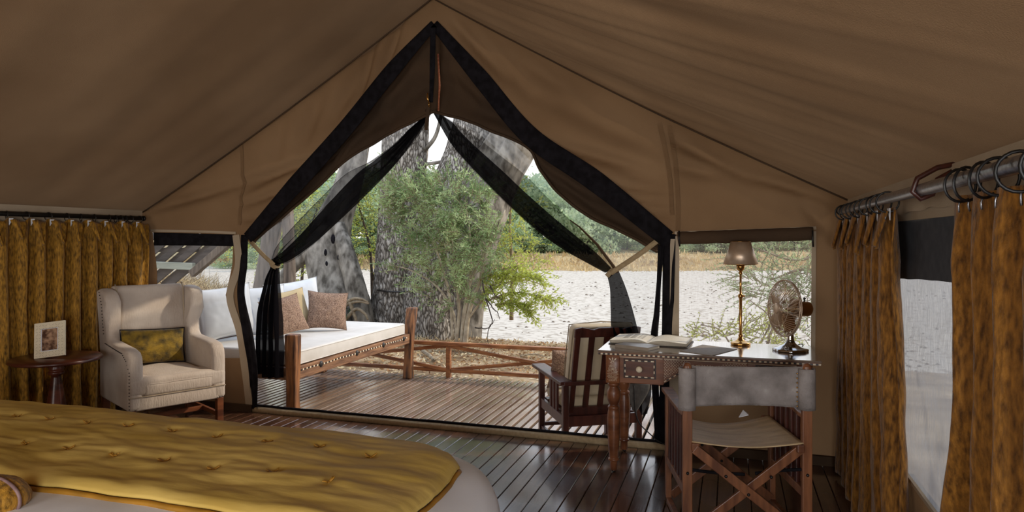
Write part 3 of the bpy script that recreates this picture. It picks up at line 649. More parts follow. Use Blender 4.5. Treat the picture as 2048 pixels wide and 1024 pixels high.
def nails(pts, step, r, parent, m='bronze', world=False):
    mb = MB()
    for a, b in zip(pts, pts[1:]):
        a, b = Vector(a), Vector(b); k = max(1, int((b-a).length/step))
        for i in range(k): mb.ball(a.lerp(b, i/k), r, 6)
    return obj('nailhead_trim', mb, m, parent, smooth=True, world=world, kind='stuff')
nails([(-.25,-.348,1.04),(-.20,-.346,.95),(-.21,-.335,.80),(-.20,-.33,.70)], .022, .0042, ax, 'horn')
nails([(-.17,-.33,.655),(0,-.33,.640),(.22,-.33,.625),(.30,-.325,.58),(.335,-.316,.50),(.338,-.316,.24),(.342,-.28,.228),(.342,-.24,.228)], .022, .0042, ax, 'horn')
nails([(.342,.26,.228),(.342,.315,.228)], .018, .0042, ax, 'horn')
nails([(-.32,-.33,.228),(-.27,-.33,.228)], .02, .004, ax, 'horn')
for sg in (-1, 1):
    mb = MB(); mb.tube([(-.215, sg*.232, .47), (-.235, sg*.232, .75), (-.262, sg*.232, 1.05), (-.30, sg*.232, 1.09)], .006, 6); obj('piping', mb, 'canvas_pale', ax, smooth=True)
cu = thing('lumbar_cushion', 'olive gold plush lumbar cushion with black piping on the white armchair', 'cushion', (-4.22, 4.235, .46), ax.rotation_euler.z)
mb = pillow_mb(.46, .265, .11, seed=3, pinch=.03)
M = Matrix.Translation((-.105, -.035, .148)) @ Matrix.Rotation(PI/2, 4, 'Z') @ Matrix.Rotation(-.20, 4, 'X') @ Matrix.Rotation(.05, 4, 'Y')
mb.v = [tuple(M @ Vector(p)) for p in mb.v]; obj('cover', mb, 'olive_plush', cu, smooth=True)
mb = MB(); ppts = [M @ Vector((a*.236, 0, b*.136)) for a, b in [(-1,-1),(-.5,-.96),(0,-.95),(.5,-.96),(1,-1),(.97,-.5),(.96,0),(.97,.5),(1,1),(.5,.96),(0,.95),(-.5,.96),(-1,1),(-.97,.5),(-.96,0),(-.97,-.5),(-1,-1)]]
mb.tube(ppts, .005, 6); obj('piping', mb, 'black_cloth', cu, smooth=True, label='black piping')

# ------------------------------------------------------------------ side table and photo frame
tb = thing('side_table', 'round dark wooden side table on a turned pedestal, in front of the left curtain', 'table', (-4.53, 3.60, 0))
obj('table_top', MB().lathe([(.001,.585),(.25,.588),(.278,.592),(.287,.600),(.283,.612),(.275,.62),(.001,.62)], seg=48), 'table_wood', tb, smooth=True, bevel=0)
obj('pedestal', MB().lathe([(.05,.03),(.075,.06),(.078,.14),(.070,.22),(.056,.32),(.040,.42),(.031,.475),(.030,.49),(.046,.497),(.052,.507),(.048,.518),(.038,.523),(.046,.53),(.050,.54),(.042,.552),(.05,.57),(.10,.586)], seg=28), 'table_wood', tb, smooth=True)
for k in range(3):
    a = 2*PI*k/3+.3; mb = MB(); mb.bar((.04*math.cos(a), .04*math.sin(a), .07), (.25*math.cos(a), .25*math.sin(a), .02), .06, .035); obj('foot', mb, 'table_wood', tb, bevel=.01)
pf = thing('photo_frame', 'tilted bone-coloured photo frame on the side table', 'photo frame', (-4.50, 3.53, .621), math.radians(24))
Mx = Matrix.Rotation(math.radians(-14), 4, 'X') @ Matrix.Rotation(math.radians(-7), 4, 'Y') @ Matrix.Translation((0, 0, .010))
def fr(mb): mb.v = [tuple(Mx @ Vector(p)) for p in mb.v]; return mb
FW, FH, BW = .200, .245, .047
for a, b in (((0, 0, BW/2), (FW, .016, BW)), ((0, 0, FH-BW/2), (FW, .016, BW)), ((-FW/2+BW/2, 0, FH/2), (BW, .016, FH-2*BW)), ((FW/2-BW/2, 0, FH/2), (BW, .016, FH-2*BW))):
    obj('frame_bar', fr(MB().box(a, b)), 'bone_frame', pf, bevel=.0015)
mb = MB()
for i in range(9):
    for j in range(11):
        x_, z_ = (i-4)*.0205, .012+j*.0212
        if abs(x_) < FW/2-BW-.002 and BW < z_ < FH-BW: continue
        s_ = 1 if (i+j) % 2 else -1; mb.bar((x_-.006, -.0085, z_-.005*s_), (x_+.006, -.0085, z_+.005*s_), .0012, .001, up=(0,1,0))
obj('inlay_lines', fr(mb), 'twig', pf, kind='stuff')
mb = MB(); mb.box((0, .000, FH/2), (FW-2*BW, .006, FH-2*BW)); obj('photograph', fr(mb), mat('sepia_print', rgb(74,46,34), rgb(176,140,112), scale=26, rough=.2, detail=7, contrast=(.4,.62)), pf, label='sepia photograph')
mb = MB()
for a, b in (((0,-.004,BW-.002),(FW-2*BW+.006,.008,.005)),((0,-.004,FH-BW+.002),(FW-2*BW+.006,.008,.005)),((-FW/2+BW-.001,-.004,FH/2),(.005,.008,FH-2*BW)),((FW/2-BW+.001,-.004,FH/2),(.005,.008,FH-2*BW))): mb.box(a, b)
obj('slip', fr(mb), 'white_linen', pf)
mb = MB(); mb.prism([(0,.005),(0,.15),(.085,.0),(.06,0)], -.03, .03, lambda a, b, t_: (t_-.02, .012+a+.035*(b/.15), b)); obj('stand', mb, mat('stand_brown', rgb(120,78,48), rgb(140,94,60), scale=10, rough=.6), pf)

# ------------------------------------------------------------------ bed, white duvet, mustard throw, cushion
bedx0, bedx1, bedy0, bedy1 = -3.62, -.60, .25, 2.42
def duvet_edge(u):      # rounded-rectangle plan
    a = u*2*PI; cx, cy = (bedx0+bedx1)/2, (bedy0+bedy1)/2; hx, hy = (bedx1-bedx0)/2, (bedy1-bedy0)/2
    return cx, cy, hx, hy, a
def bed_z(x, y):
    cx, cy, hx, hy, _ = duvet_edge(0)
    rr = .50; dx = max(0, abs(x-cx)-(hx-rr)); dy = max(0, abs(y-cy)-(hy-rr)); d = min(1.0, math.hypot(dx, dy)/rr)
    return .715-.10*d**3.2+.006*nz(x*2.2, y*2.2)+.004*nz(x*6, y*5, 2)
bed = thing('bed', 'large bed with smooth white duvet in the left foreground', 'bed', ((bedx0+bedx1)/2, (bedy0+bedy1)/2, 0))
def squircle(u, k):
    cx, cy, hx, hy, a = duvet_edge(u); c_, s_ = math.cos(a), math.sin(a); p = 3.4
    r = (abs(c_)**p+abs(s_)**p)**(-1/p); return cx+hx*k*c_*r, cy+hy*k*s_*r
def dv(u, v):
    if v < .7:
        k = v/.7; x_, y_ = squircle(u, k); return (x_, y_, bed_z(x_, y_))
    t_ = (v-.7)/.3; x_, y_ = squircle(u, 1.0+.018*math.sin(min(1, t_*2)*PI/2)+.010*math.sin(u*60)*t_); x1, y1 = squircle(u, 1); z1 = bed_z(x1, y1)
    return (x_, y_, lerp(z1-.012, .16, t_**1.15))
mb = MB(); mb.grid(dv, 220, 60, closed_u=True); obj('duvet', mb, 'white_linen', bed, smooth=True, world=True)
mb = MB(); mb.box(((bedx0+bedx1)/2, (bedy0+bedy1)/2, .19), (bedx1-bedx0-.25, bedy1-bedy0-.25, .22)); obj('bed_base', mb, 'dark_wood', bed, world=True, bevel=.02)
for lx in (bedx0+.25, bedx1-.25):
    for ly in (bedy0+.25, bedy1-.25): obj('leg', MB().box((lx, ly, .045), (.08, .08, .09)), 'dark_wood', bed, world=True, bevel=.004)
th = thing('bed_throw', 'mustard yellow tufted throw lying across the foot of the white bed', 'throw', (-2.1, 1.86, .7))
tufts = [(-2.90,1.98),(-2.693,1.973),(-2.533,1.987),(-2.345,1.991),(-2.136,1.983),(-1.937,1.989),(-1.744,1.995),(-1.526,1.988),(-1.329,2.007),(-1.121,1.983),(-2.5,1.72),(-2.313,1.724),(-2.122,1.73),(-1.908,1.715),(-1.716,1.728),(-1.512,1.714),(-1.313,1.734),(-1.102,1.707)]
def throw_z(x, y):
    z = bed_z(x, y)+.025
    z += .007*nz(x*2.0-y*1.5, y*9+x*2, 11)+.006*nz(x*4, y*15, 12)+.003*nz(x*10+y*4, y*30, 5)+.006*nz(x*3, y*4, 8)
    for tx, ty in tufts:
        d2 = (x-tx)**2+(y-ty)**2
        if d2 < .06: z -= .013*math.exp(-d2/.0009); z += .004*math.exp(-d2/.006)
    return z
def tfn(u, v):
    x = lerp(-3.9, -.83, u); y = lerp(1.485, 2.235, v); r_ = .12
    # soft rounded far corner, slightly bowed near edge
    k = max(0, (x+1.12)/.29); y = 1.485+(y-1.485)*(1-.28*max(0, k)**1.7) if x > -1.12 else y
    x += .02*math.sin(v*PI)*max(0, k)
    e = min(u*3.07, (1-u)*3.07, v*.75, (1-v)*.75); dr = max(0, 1-e/.03)
    return (x, y, throw_z(max(bedx0+.1, x), y)-.012*dr**2+.007*(1-dr))
mb = MB(); mb.grid(tfn, 420, 110); obj('cloth', mb, 'throw_satin', th, smooth=True, world=True, solid=.012)
mb = MB(); mb.tube([Vector(tfn(i/160, 0))+Vector((0, -.006, -.010)) for i in range(161)], .009, 6); mb.tube([Vector(tfn(i/160, 1))+Vector((0, .004, -.008)) for i in range(161)], .006, 6)
mb.tube([Vector(tfn(1, i/30))+Vector((.004, 0, -.010)) for i in range(31)], .008, 6); obj('hem', mb, 'throw_edge', th, smooth=True, world=True)
for tx, ty in tufts:
    z = throw_z(tx, ty)+.006; mb = MB(); a = R.uniform(-.5, 1.0)
    mb.ball((tx, ty, z+.006), .006, 8, (1.2, 1, .9))
    for s_ in (-1, 1):
        for q in (0, .5): mb.tube([(tx, ty, z+.006), (tx+s_*.012*math.cos(a+q), ty+s_*.012*math.sin(a+q), z+.014), (tx+s_*.020*math.cos(a+q), ty+s_*.018*math.sin(a+q), z+.010+R.random()*.012)], [.003,.003,.0015], 5)
    obj('tuft', mb, 'throw_edge', th, smooth=True, world=True)
cs = thing('bed_cushion', 'rounded brown gold cushion at the bottom left corner, on the white bed', 'cushion', on_z(20, 1015, .70)+Vector((-.03, -.02, 0)))
mb = MB(); mb.ball((0, 0, .035), .10, 28, (1.0, .75, .55)); mb.v = [(x_+.006*nz(x_*30, y_*30, z_*30), y_, z_+.005*nz(x_*24, z_*30, 3)) for x_, y_, z_ in mb.v]; obj('cover', mb, 'velvet', cs, smooth=True)
mb = MB(); mb.tube([(.10*math.sin(t_)*1.02, -.005, .035+.056*math.cos(t_)) for t_ in [i*PI/20-.4 for i in range(30)]], .005, 6); obj('piping', mb, mat('mauve_cord', rgb(110,84,84), rgb(140,112,108), scale=60, rough=.7), cs, smooth=True, label='mauve corded piping')

# ------------------------------------------------------------------ writing desk with bone inlay
DX0, DX1, DY0, DY1, DZ = -.785, .485, 4.175, 4.755, .765
dk = thing('writing_desk', 'brown writing desk with bone inlay and turned legs under the right-hand window', 'desk', ((DX0+DX1)/2, (DY0+DY1)/2, 0))
dob = lambda n, mb, m, **k: obj(n, mb, m, dk, world=True, **k)
dob('desk_top', MB().box(((DX0+DX1)/2, (DY0+DY1)/2, DZ-.006), (DX1-DX0, DY1-DY0, .012)), 'desk_top', bevel=.002)
dob('top_moulding', MB().box(((DX0+DX1)/2, (DY0+DY1)/2, DZ-.020), (DX1-DX0-.006, DY1-DY0-.006, .018)), 'desk_wood', bevel=.002)
LW = .085
def checker(p, q, n, h, mats, face, parent=dk):      # alternating bone / horn blocks in one edge
    for k2, m in enumerate(mats):
        mb = MB()
        for i in range(k2, n, 2):
            a = Vector(p).lerp(Vector(q), (i+.04)/n); b = Vector(p).lerp(Vector(q), (i+.96)/n); mb.bar(a, b, .003, h) if face == 'y' else mb.bar(a, b, h, .003)
        obj('inlay', mb, m, parent, world=True, kind='stuff', label=('bone' if m == 'bone' else 'black horn')+' inlay blocks')
checker((DX0+.004, DY0, DZ-.021), (DX1-.004, DY0, DZ-.021), 88, .009, ('horn', 'bone'), 'y')
checker((DX0+.002, DY0+.01, DZ-.021), (DX0+.002, DY1, DZ-.021), 40, .009, ('horn', 'bone'), 'x')
AZ0 = .560
for lx in (DX0+.045+LW/2, DX1-.045-LW/2):
    for ly in (DY0+.03+LW/2, DY1-.03-LW/2):
        r_ = .040
        mb = MB(); mb.box((lx, ly, (AZ0+DZ-.03)/2), (LW, LW, DZ-.03-AZ0))
        mb.lathe([(.030,AZ0-.001),(.038,AZ0-.008),(.038,AZ0-.018),(.028,AZ0-.026),(.030,AZ0-.034),(.041,AZ0-.055),(.043,AZ0-.085),(.038,AZ0-.115),(.029,AZ0-.135),(.027,AZ0-.142),(.036,AZ0-.150),(.038,AZ0-.160),(.033,AZ0-.170),(.037,AZ0-.185),(.041,AZ0-.23),(.040,AZ0-.30),(.034,AZ0-.40),(.029,.095),(.027,.090),(.035,.084),(.035,.074),(.024,.068),(.024,.018),(.020,.012)][::-1], (lx, ly, 0), 20)
        dob('leg', mb, 'desk_wood', smooth=True, bevel=.002, bseg=1)
        dob('caster', MB().lathe([(.008,0),(.012,.002),(.012,.010),(.008,.014)], (lx, ly, 0), 10), 'black_metal', smooth=True)
fx0, fx1 = DX0+.045+LW, DX1-.045-LW; FY = DY0+.032
# drawer cases at both ends, arched apron between them
DWc = .265
def quadplate(poly, y0, y1, n, m, **k): mb = MB(); mb.prism(poly, y0, y1, lambda a, b, t_: (a, t_, b)); return dob(n, mb, m, **k)
for sg, a in ((1, fx0), (-1, fx1)):
    b = a+sg*DWc; lo, hi = min(a, b), max(a, b)
    dob('drawer_case', MB().box(((lo+hi)/2, (DY0+DY1)/2, (AZ0+.005+DZ-.03)/2), (hi-lo, DY1-DY0-.075, DZ-.035-AZ0)), 'desk_wood', bevel=.002)
    c_ = (lo+hi)/2-.01*sg; hw = .093; z0, z1 = .602, .712
    dr = dob('drawer', MB().box((c_, FY+.002, (z0+z1)/2), (hw*2, .012, z1-z0)), 'drawer_wood', bevel=.002)
    dob('drawer_gap', MB().box((c_, FY+.005, (z0+z1)/2), (hw*2+.010, .008, z1-z0+.010)), 'horn')
    WM[dr.name] = WM[dk.name]
    for (p, q, n_) in (((c_-hw+.006, FY-.005, z1-.006), (c_+hw-.006, FY-.005, z1-.006), 9), ((c_-hw+.006, FY-.005, z0+.006), (c_+hw-.006, FY-.005, z0+.006), 9)):
        checker(p, q, n_, .007, ('bone', 'horn'), 'y', dr)
    for xx in (c_-hw+.005, c_+hw-.005): 
        for k2, m in enumerate(('horn', 'bone')):
            mb = MB()
            for i in range(k2, 5, 2): mb.box((xx, FY-.005, lerp(z0+.012, z1-.012, (i+.5)/5)), (.006, .003, (z1-z0-.03)/5))
            obj('inlay', mb, m, dr, world=True, kind='stuff')
    kb = MB(); kb.lathe([(.007,0),(.007,.006),(.015,.010),(.020,.018),(.018,.026),(.008,.030)], (c_, FY-.004, (z0+z1)/2), 16, Matrix.Rotation(PI/2, 3, 'X')); obj('knob', kb, 'bone', dr, smooth=True, world=True, label='bone knob')
ax0, ax1 = fx0+DWc, fx1-DWc
zt = DZ-.03; za = .595
quadplate([(ax0, zt), (ax0, za-.02), (ax0+.05, za+.01), (ax0+.13, .662), (ax0+.20, .672), (ax1-.20, .672), (ax1-.13, .662), (ax1-.05, za+.01), (ax1, za-.02), (ax1, zt)], FY, FY+.02, 'apron', 'desk_wood')
mb = MB(); mb.bar((fx0, FY-.001, .7245), (ax0-.004, FY-.001, .7245), .003, .003); mb.bar((ax0+.004, FY-.001, .7245), (ax1, FY-.001, .7245), .003, .003); mb.bar((ax1+.004, FY-.001, .7245), (fx1, FY-.001, .7245), .003, .003)
dob('inlay_line', mb, 'bone')
checker((ax0+.004, FY-.001, za-.008), (ax0+.13, FY-.001, .668), 9, .006, ('bone', 'horn'), 'y'); checker((ax1-.13, FY-.001, .668), (ax1-.004, FY-.001, za-.008), 9, .006, ('bone', 'horn'), 'y')
def petal(mb, x, z, a, l, w_, y=FY-.0008):
    c_, s_ = math.cos(a), math.sin(a); P = [(0,0),(l*.5,w_),(l,0),(l*.5,-w_)]
    vs = [(x+p*c_-q*s_, y, z+p*s_+q*c_) for p, q in P]+[(x+p*c_-q*s_, y+.002, z+p*s_+q*c_) for p, q in P]
    mb.add(vs, [(0,3,2,1),(0,1,5,4),(1,2,6,5),(2,3,7,6),(3,0,4,7)])
def pine(cx_, z0, z1, w_):
    mb = MB(); Y = DY0+.029; n = 15
    for r_ in range(n):
        t_ = r_/(n-1); z = lerp(z0, z1-.03, t_); hw_ = w_*math.sin(PI*(.22+.70*t_))**.8*(1-.35*t_)
        k = max(1, int(hw_/.0052))
        for i in range(-k, k+1):
            if R.random() < .92: petal(mb, cx_+i*hw_/k, z+R.uniform(-.001,.001), PI/2+(-i/k)*.9*(1 if r_ % 2 else -.6), .0062, .0016, Y)
    for a in (-.7, 0, .7): petal(mb, cx_+a*.014, z1-.022, PI/2-a, .022, .0035, Y)
    mb.box((cx_, Y+.001, z1-.026), (.018, .002, .004)); mb.box((cx_, Y+.001, (z0+z1)/2), (.012, .002, .003))
    return mb
for cx_ in (DX0+.045+LW/2, DX1-.045-LW/2): dob('floral_inlay', pine(cx_, .572, .722, .034), 'bone', kind='stuff', label='bone flower inlay')
mb = MB()
def in_apron(x, z):
    t_ = min(x-ax0, ax1-x); lim = .592+.085*min(1, max(0, t_/.13)); return z > lim+.006 and z < .716
for cxs in (ax0+.012, ax1-.012, ax0+.235, ax1-.235):
    sg = 1 if cxs < (ax0+ax1)/2 and cxs < ax0+.1 or cxs > ax1-.3 and cxs < ax1-.1 else -1
for i in range(58):
    for j in range(15):
        x_, z_ = ax0+.008+i*(ax1-ax0-.016)/57, .595+j*.0085
        if not in_apron(x_, z_): continue
        t_ = min(x_-ax0, ax1-x_)
        if .165 < t_ < .20 or (t_ > .13 and abs(z_-.695) > .0155*(1.3 if t_ > .26 else max(.5, (.165-t_)/.03))): continue
        petal(mb, x_+R.uniform(-.001,.001), z_, R.uniform(.5, 1.4)+(PI/2 if (i+j) % 2 else 0), .0062, .0017)
for sx_, a in ((ax0+.165, 0), (ax0+.205, PI), (ax1-.165, PI), (ax1-.205, 0)): petal(mb, sx_, .694, a, .018, .0055)
dob('floral_inlay', mb, 'bone', kind='stuff', label='bone flower inlay')

# on the desk
bk = thing('open_book', 'large open book lying face up at the left end of the desk', 'book', (-.50, 4.57, DZ), math.radians(-4))
for sg in (-1, 1):
    mb = MB()
    def pg(u, v, top=True): 
        x_ = sg*u*.245; return (x_, (v-.5)*.30, (.012+.034*math.sin(min(1, u*1.9+.15)*PI*.52)*(1-.55*u) if top else .006+.004*u))
    mb.grid(lambda u, v: pg(u, v), 16, 6); o_ = len(mb.v); mb.grid(lambda u, v: pg(u, v, False), 16, 6)
    ed = [i for i in range(16)]+[15+16*k for k in range(1, 6)]+[80+i for i in range(14, -1, -1)]+[16*k for k in range(4, 0, -1)]
    mb.f += [(ed[i], ed[(i+1) % len(ed)], ed[(i+1) % len(ed)]+o_, ed[i]+o_) for i in range(len(ed))]
    obj('page_block', mb, 'page', bk, smooth=True)
    obj('cover', MB().box((sg*.126, 0, .003), (.252, .312, .005)), 'book_cover', bk, bevel=.001)
mb = MB()
for r_ in range(9):
    for k in range(3):
        u = .25+k*.2; x_ = -u*.245; mb.bar((x_-.018, .10-r_*.022, .0125+.034*math.sin(min(1, (u+.07)*1.9+.15)*PI*.52)*(1-.55*(u+.07))), (x_+.018, .10-r_*.022, .0125+.034*math.sin(min(1, (u-.07)*1.9+.15)*PI*.52)*(1-.55*(u-.07))), .003, .0006)
obj('print_lines', mb, 'twig_dark', bk, kind='stuff')
cb_ = thing('notebook', 'small closed grey notebook lying in front of the open book', 'book', (-.56, 4.33, DZ), math.radians(-24))
obj('page_block', MB().box((0, 0, .0105), (.228, .138, .015)), 'page', cb_, bevel=.001)
for z in (.0015, .0195): obj('cover', MB().box((0, 0, z), (.238, .148, .003)), 'notebook_cover', cb_, bevel=.001)
obj('spine', MB().box((0, -.073, .0105), (.238, .003, .021)), 'notebook_cover', cb_, bevel=.001)
pc = [on_z(1360,703,DZ), on_z(1425,712,DZ), on_z(1474,699,DZ), on_z(1405,690,DZ)]
mb = MB(); mb.prism([(p.x, p.y) for p in pc], DZ, DZ+.003, lambda a, b, t_: (a, b, t_)); obj('writing_pad', mb, 'leather_pad', label='brown leather writing pad lying in the middle of the desk', cat='pad')

lp = thing('desk_lamp', 'slim brass candlestick lamp with a bronze shade at the back of the desk', 'lamp', (.058, 4.66, DZ))
obj('base', MB().lathe([(.060,0),(.062,.004),(.062,.014),(.058,.018),(.052,.019),(.040,.022),(.026,.030),(.016,.042),(.013,.052)], seg=32), 'brass', lp, smooth=True, bevel=0)
obj('stem', MB().lathe([(.010,.05),(.014,.056),(.014,.064),(.009,.070),(.0095,.30),(.012,.303),(.016,.309),(.016,.323),(.012,.328),(.007,.331),(.007,.455),(.011,.458),(.011,.47),(.007,.474)], seg=20), 'brass', lp, smooth=True)
obj('socket', MB().lathe([(.006,.47),(.012,.477),(.022,.487),(.0255,.503),(.026,.516),(.010,.52)], seg=24), 'brass', lp, smooth=True)
mb = MB(); mb.grid(lambda u, v: (lerp(.109, .060, v)*math.cos(u*2*PI), lerp(.109, .060, v)*math.sin(u*2*PI), lerp(.522, .668, v)), 40, 2, closed_u=True); obj('shade', mb, 'pewter', lp, smooth=True, solid=.002)
mb = MB(); mb.tube([(.110*math.cos(i*PI/20), .110*math.sin(i*PI/20), .5225) for i in range(41)], .0022, 6); mb.tube([(.060*math.cos(i*PI/20), .060*math.sin(i*PI/20), .668) for i in range(41)], .0018, 6); obj('shade_rim', mb, 'brass', lp, smooth=True)
obj('knob', MB().ball((.02, -.005, .316), .007, 10), 'brass', lp, smooth=True)

fn_ = thing('desk_fan', 'chrome desk fan with bronze motor and wire guard at the right end of the desk', 'fan', (.345, 4.50, DZ))
foot = MB(); foot.grid(lambda u, v: (lambda r_: (r_*math.cos(u*2*PI), r_*math.sin(u*2*PI), [0, .004, .014, .018, .026, .040, .055][int(round(v*6))]))([.098, .102, .100, .088, .066, .040, .026][int(round(v*6))]*(1+(.035*math.cos(u*2*PI*8) if v < .45 else 0))), 64, 7, closed_u=True)
obj('base', foot, 'chrome', fn_, smooth=True)
obj('neck', MB().lathe([(.027,.052),(.021,.075),(.019,.10),(.021,.135),(.014,.15)], (0, 0, 0), 20), 'chrome', fn_, smooth=True)
obj('knob', MB().ball((-.03, -.085, .030), .009, 10), 'chrome', fn_, smooth=True)
# head: its axis points to the front left; local head frame
ang = math.radians(-152); hd = Vector((math.cos(ang), math.sin(ang)*1.0, .05)).normalized(); hx_ = hd.cross(Vector((0,0,1))).normalized(); hz_ = hx_.cross(hd).normalized()
ang2 = ang
HC = Vector((-.035, -.012, .262)); HM = Matrix((hx_, hz_, hd)).transposed()
def H(a, b, d): return HC+hx_*a+hz_*b+hd*d
RG = .172
cage = MB()
for i in range(60):
    t_ = 2*PI*i/60
    for sg in (1, -1):
        pts = []
        for k in range(9):
            u = k/8; r_ = .034+(RG-.034)*u; dd = sg*.052*(1-u**3.2)
            tw = t_+.45*(1-u)*sg
            pts.append(H(r_*math.cos(tw), r_*math.sin(tw), dd+.0))
        cage.tube(pts, .0015, 4, cap=False)
obj('wire_guard', cage, 'pewter', fn_, kind='stuff', label='curved wires of the guard')
gr_ = MB()
for r_, dd, th_ in ((RG, .006, .0042), (RG, -.006, .0036), (.11, .046, .0018), (.11, -.046, .0018)):
    gr_.tube([H(r_*math.cos(i*PI/30), r_*math.sin(i*PI/30), dd) for i in range(61)], th_, 6)
for i in range(6):
    t_ = i*PI/3+.2; gr_.tube([H(.034*math.cos(t_), .034*math.sin(t_), .054), H(.11*math.cos(t_), .11*math.sin(t_), .050), H(RG*math.cos(t_), RG*math.sin(t_), .006)], .0022, 5)
obj('guard_ring', gr_, 'pewter', fn_, smooth=True)
for i in range(5):
    t0 = i*2*PI/5+.35; mb = MB()
    def bl(u, v): 
        r_ = .028+u*.125; wd = .115*(math.sin(min(1, u*1.1+.18)*PI*.78)**.6)*(.35+.75*u); a_ = t0+(v-.5)*wd/ max(.05, r_)*.85
        return H(r_*math.cos(a_), r_*math.sin(a_), (v-.5)*.036+.004)
    mb.grid(bl, 10, 7); obj('blade', mb, 'bronze', fn_, smooth=True, solid=.0015)
mb = MB(); mb.lathe([(.004,.056),(.030,.056),(.033,.052),(.030,.048),(.004,.047)], HC, 24, HM); obj('badge', mb, 'pewter', fn_, smooth=True, label='round blank hub badge')
mb = MB(); mb.lathe([(.010,-.04),(.026,-.05),(.044,-.062),(.047,-.075),(.047,-.150),(.043,-.165),(.030,-.176),(.010,-.180)][::-1], HC, 28, HM); obj('motor', mb, 'bronze', fn_, smooth=True)
mb = MB(); mb.tube([HC-hd*.135+Vector((0,0,.044)), HC-hd*.135+Vector((0,0,.062))], .005, 8); mb.ball(HC-hd*.135+Vector((0,0,.064)), .008, 8); obj('oscillation_knob', mb, 'black_metal', fn_, smooth=True)
mb = MB(); mb.bar(HC-hd*.07, Vector((-.004, 0, .135)), .03, .03); obj('bracket', mb, 'chrome', fn_, bevel=.004)
mb = MB(); mb.tube(smooth_path([(.36, 4.57, DZ+.005), (.44, 4.75, DZ+.002), (.47, 4.765, .60), (.47, 4.77, .30), (.40, 4.75, .012)], 24), .003, 6); obj('power_cord', mb, 'rubber', smooth=True, label='black power cord dropping behind the right end of the desk', cat='cord')
mb = MB(); mb.tube(smooth_path([on_y(1268,772,4.74), on_y(1270,815,4.74), on_y(1278,845,4.74), on_y(1300,868,4.74), on_y(1320,884,4.72), (-.30, 4.70, .012)], 30), .004, 6)
obj('power_cord', mb, 'rubber', smooth=True, label='black power cord looping down beside the left desk leg', cat='cord')
pk = MB(); A_ = smooth_path([on_y(1252,768,4.86), on_y(1258,795,4.86), on_y(1265,820,4.86)], 16); B_ = smooth_path([on_y(1300,768,4.86), on_y(1296,785,4.86), on_y(1272,824,4.86)], 16)
pk.grid(lambda u, v: (lambda p: (p.x, p.y+.012*math.sin(v*6), p.z))(A_[int(round(u*15))].lerp(B_[int(round(u*15))], v)), 16, 8)
obj('canvas_pocket', pk, mat('grey_pocket', rgb(92,88,84), rgb(110,106,100), scale=30, rough=.9), smooth=True, solid=.006, label='grey cloth corner hanging under the left end of the desk', cat='cloth')

# ------------------------------------------------------------------ folding director's chair
dc = thing('director_chair', 'folding wooden director chair with grey leather back, pulled up to the desk', 'chair', (.005, 3.675, 0), math.radians(15))
# local: +Y towards the desk, origin midway between the legs
XW, YB, YF = .280, -.25, .25
for sg in (-1, 1):
    mb = MB(); mb.bar((sg*XW, YB, .0), (sg*XW, YB, .815), .046, .026, up=(0,1,0)); mb.lathe([(.004,.862),(.014,.858),(.021,.846),(.023,.83),(.021,.80)][::-1], (sg*XW, YB, 0), 14); obj('rear_post', mb, 'chair_wood', dc, bevel=.004)
    mb = MB(); mb.bar((sg*XW, YF, 0.03), (sg*XW, YF, .60), .030, .046, up=(0,1,0)); obj('front_post', mb, 'chair_wood', dc, bevel=.004)
    mb = MB(); mb.prism([(YB-.01,.0),(YB-.01,.036),(YB+.05,.040),(YB+.16,.028),(YB+.26,.040),(YF+.06,.050),(YF+.06,-.012),(YB+.10,-.012)], .600, .622, lambda a, b, t_: (sg*(XW+.004-b+.012), a, t_)); obj('armrest', mb, 'chair_wood', dc, bevel=.004)
    for yy in (-.13, -.055, .02, .10, .175): 
        mb = MB(); mb.bar((sg*XW, yy, .255), (sg*XW, yy, .602), .020, .030, up=(0,1,0)); obj('side_slat', mb, 'dark_wood', dc, bevel=.003)
    mb = MB(); mb.bar((sg*XW, YB, .24), (sg*XW, YF, .24), .028, .042); obj('side_rail', mb, 'chair_wood', dc, bevel=.004)
    mb = MB(); mb.bar((sg*(XW-.035), YB-.03, .462), (sg*(XW-.035), YF+.02, .462), .036, .040); obj('seat_rail', mb, 'chair_wood', dc, bevel=.006)
    mb = MB(); mb.bar((sg*XW, YB+.02, .02), (sg*XW, YF-.02, .02), .028, .03); obj('bottom_rail', mb, 'chair_wood', dc, bevel=.003)
for j, (yy, oy) in enumerate(((YB-.022, .020), (YF-.03, .020))):
    for sg in (-1, 1):
        o_ = oy if sg > 0 else 0
        mb = MB(); mb.bar((sg*(XW-.03), yy+o_, .455), (-sg*(XW-.015), yy+o_, .045), .018, .044, up=(0,0,1)); obj('cross_brace', mb, 'chair_wood', dc, bevel=.003)
    for p in ((0, .245), (-.105, .33), (.105, .33)): obj('bolt', MB().ball((p[0], yy-.011, p[1]), .008, 8), 'black_metal', dc, smooth=True)
for sg in (-1, 1): obj('bolt', MB().ball((sg*XW, YB-.014, .335), .008, 8), 'black_metal', dc, smooth=True)
mb = MB(); mb.tube(smooth_path([(-XW, YB, .35), (-.13, YB+.03, .325), (0, YB+.03, .32)], 10), .008, 6); mb.tube(smooth_path([(XW, YB, .36), (.16, YB+.03, .34), (.05, YB+.03, .325)], 10), .008, 6); obj('strap', mb, 'black_cloth', dc, smooth=True)
def sling(u, v):   # leather back: wraps both posts
    x_ = lerp(-XW, XW, u); e = min(1, min(u, 1-u)/.05)
    return (x_, YB-.020*(1-e)+.020*math.sin(u*PI)*1.0+.004*nz(u*7, v*4), lerp(.655, .838, v)+(.008*(abs(2*u-1)**2)*(2*v-1))+.002*nz(u*40, v))
mb = MB(); mb.grid(sling, 50, 14); obj('back_sling', mb, 'grey_leather', dc, smooth=True, solid=.006)
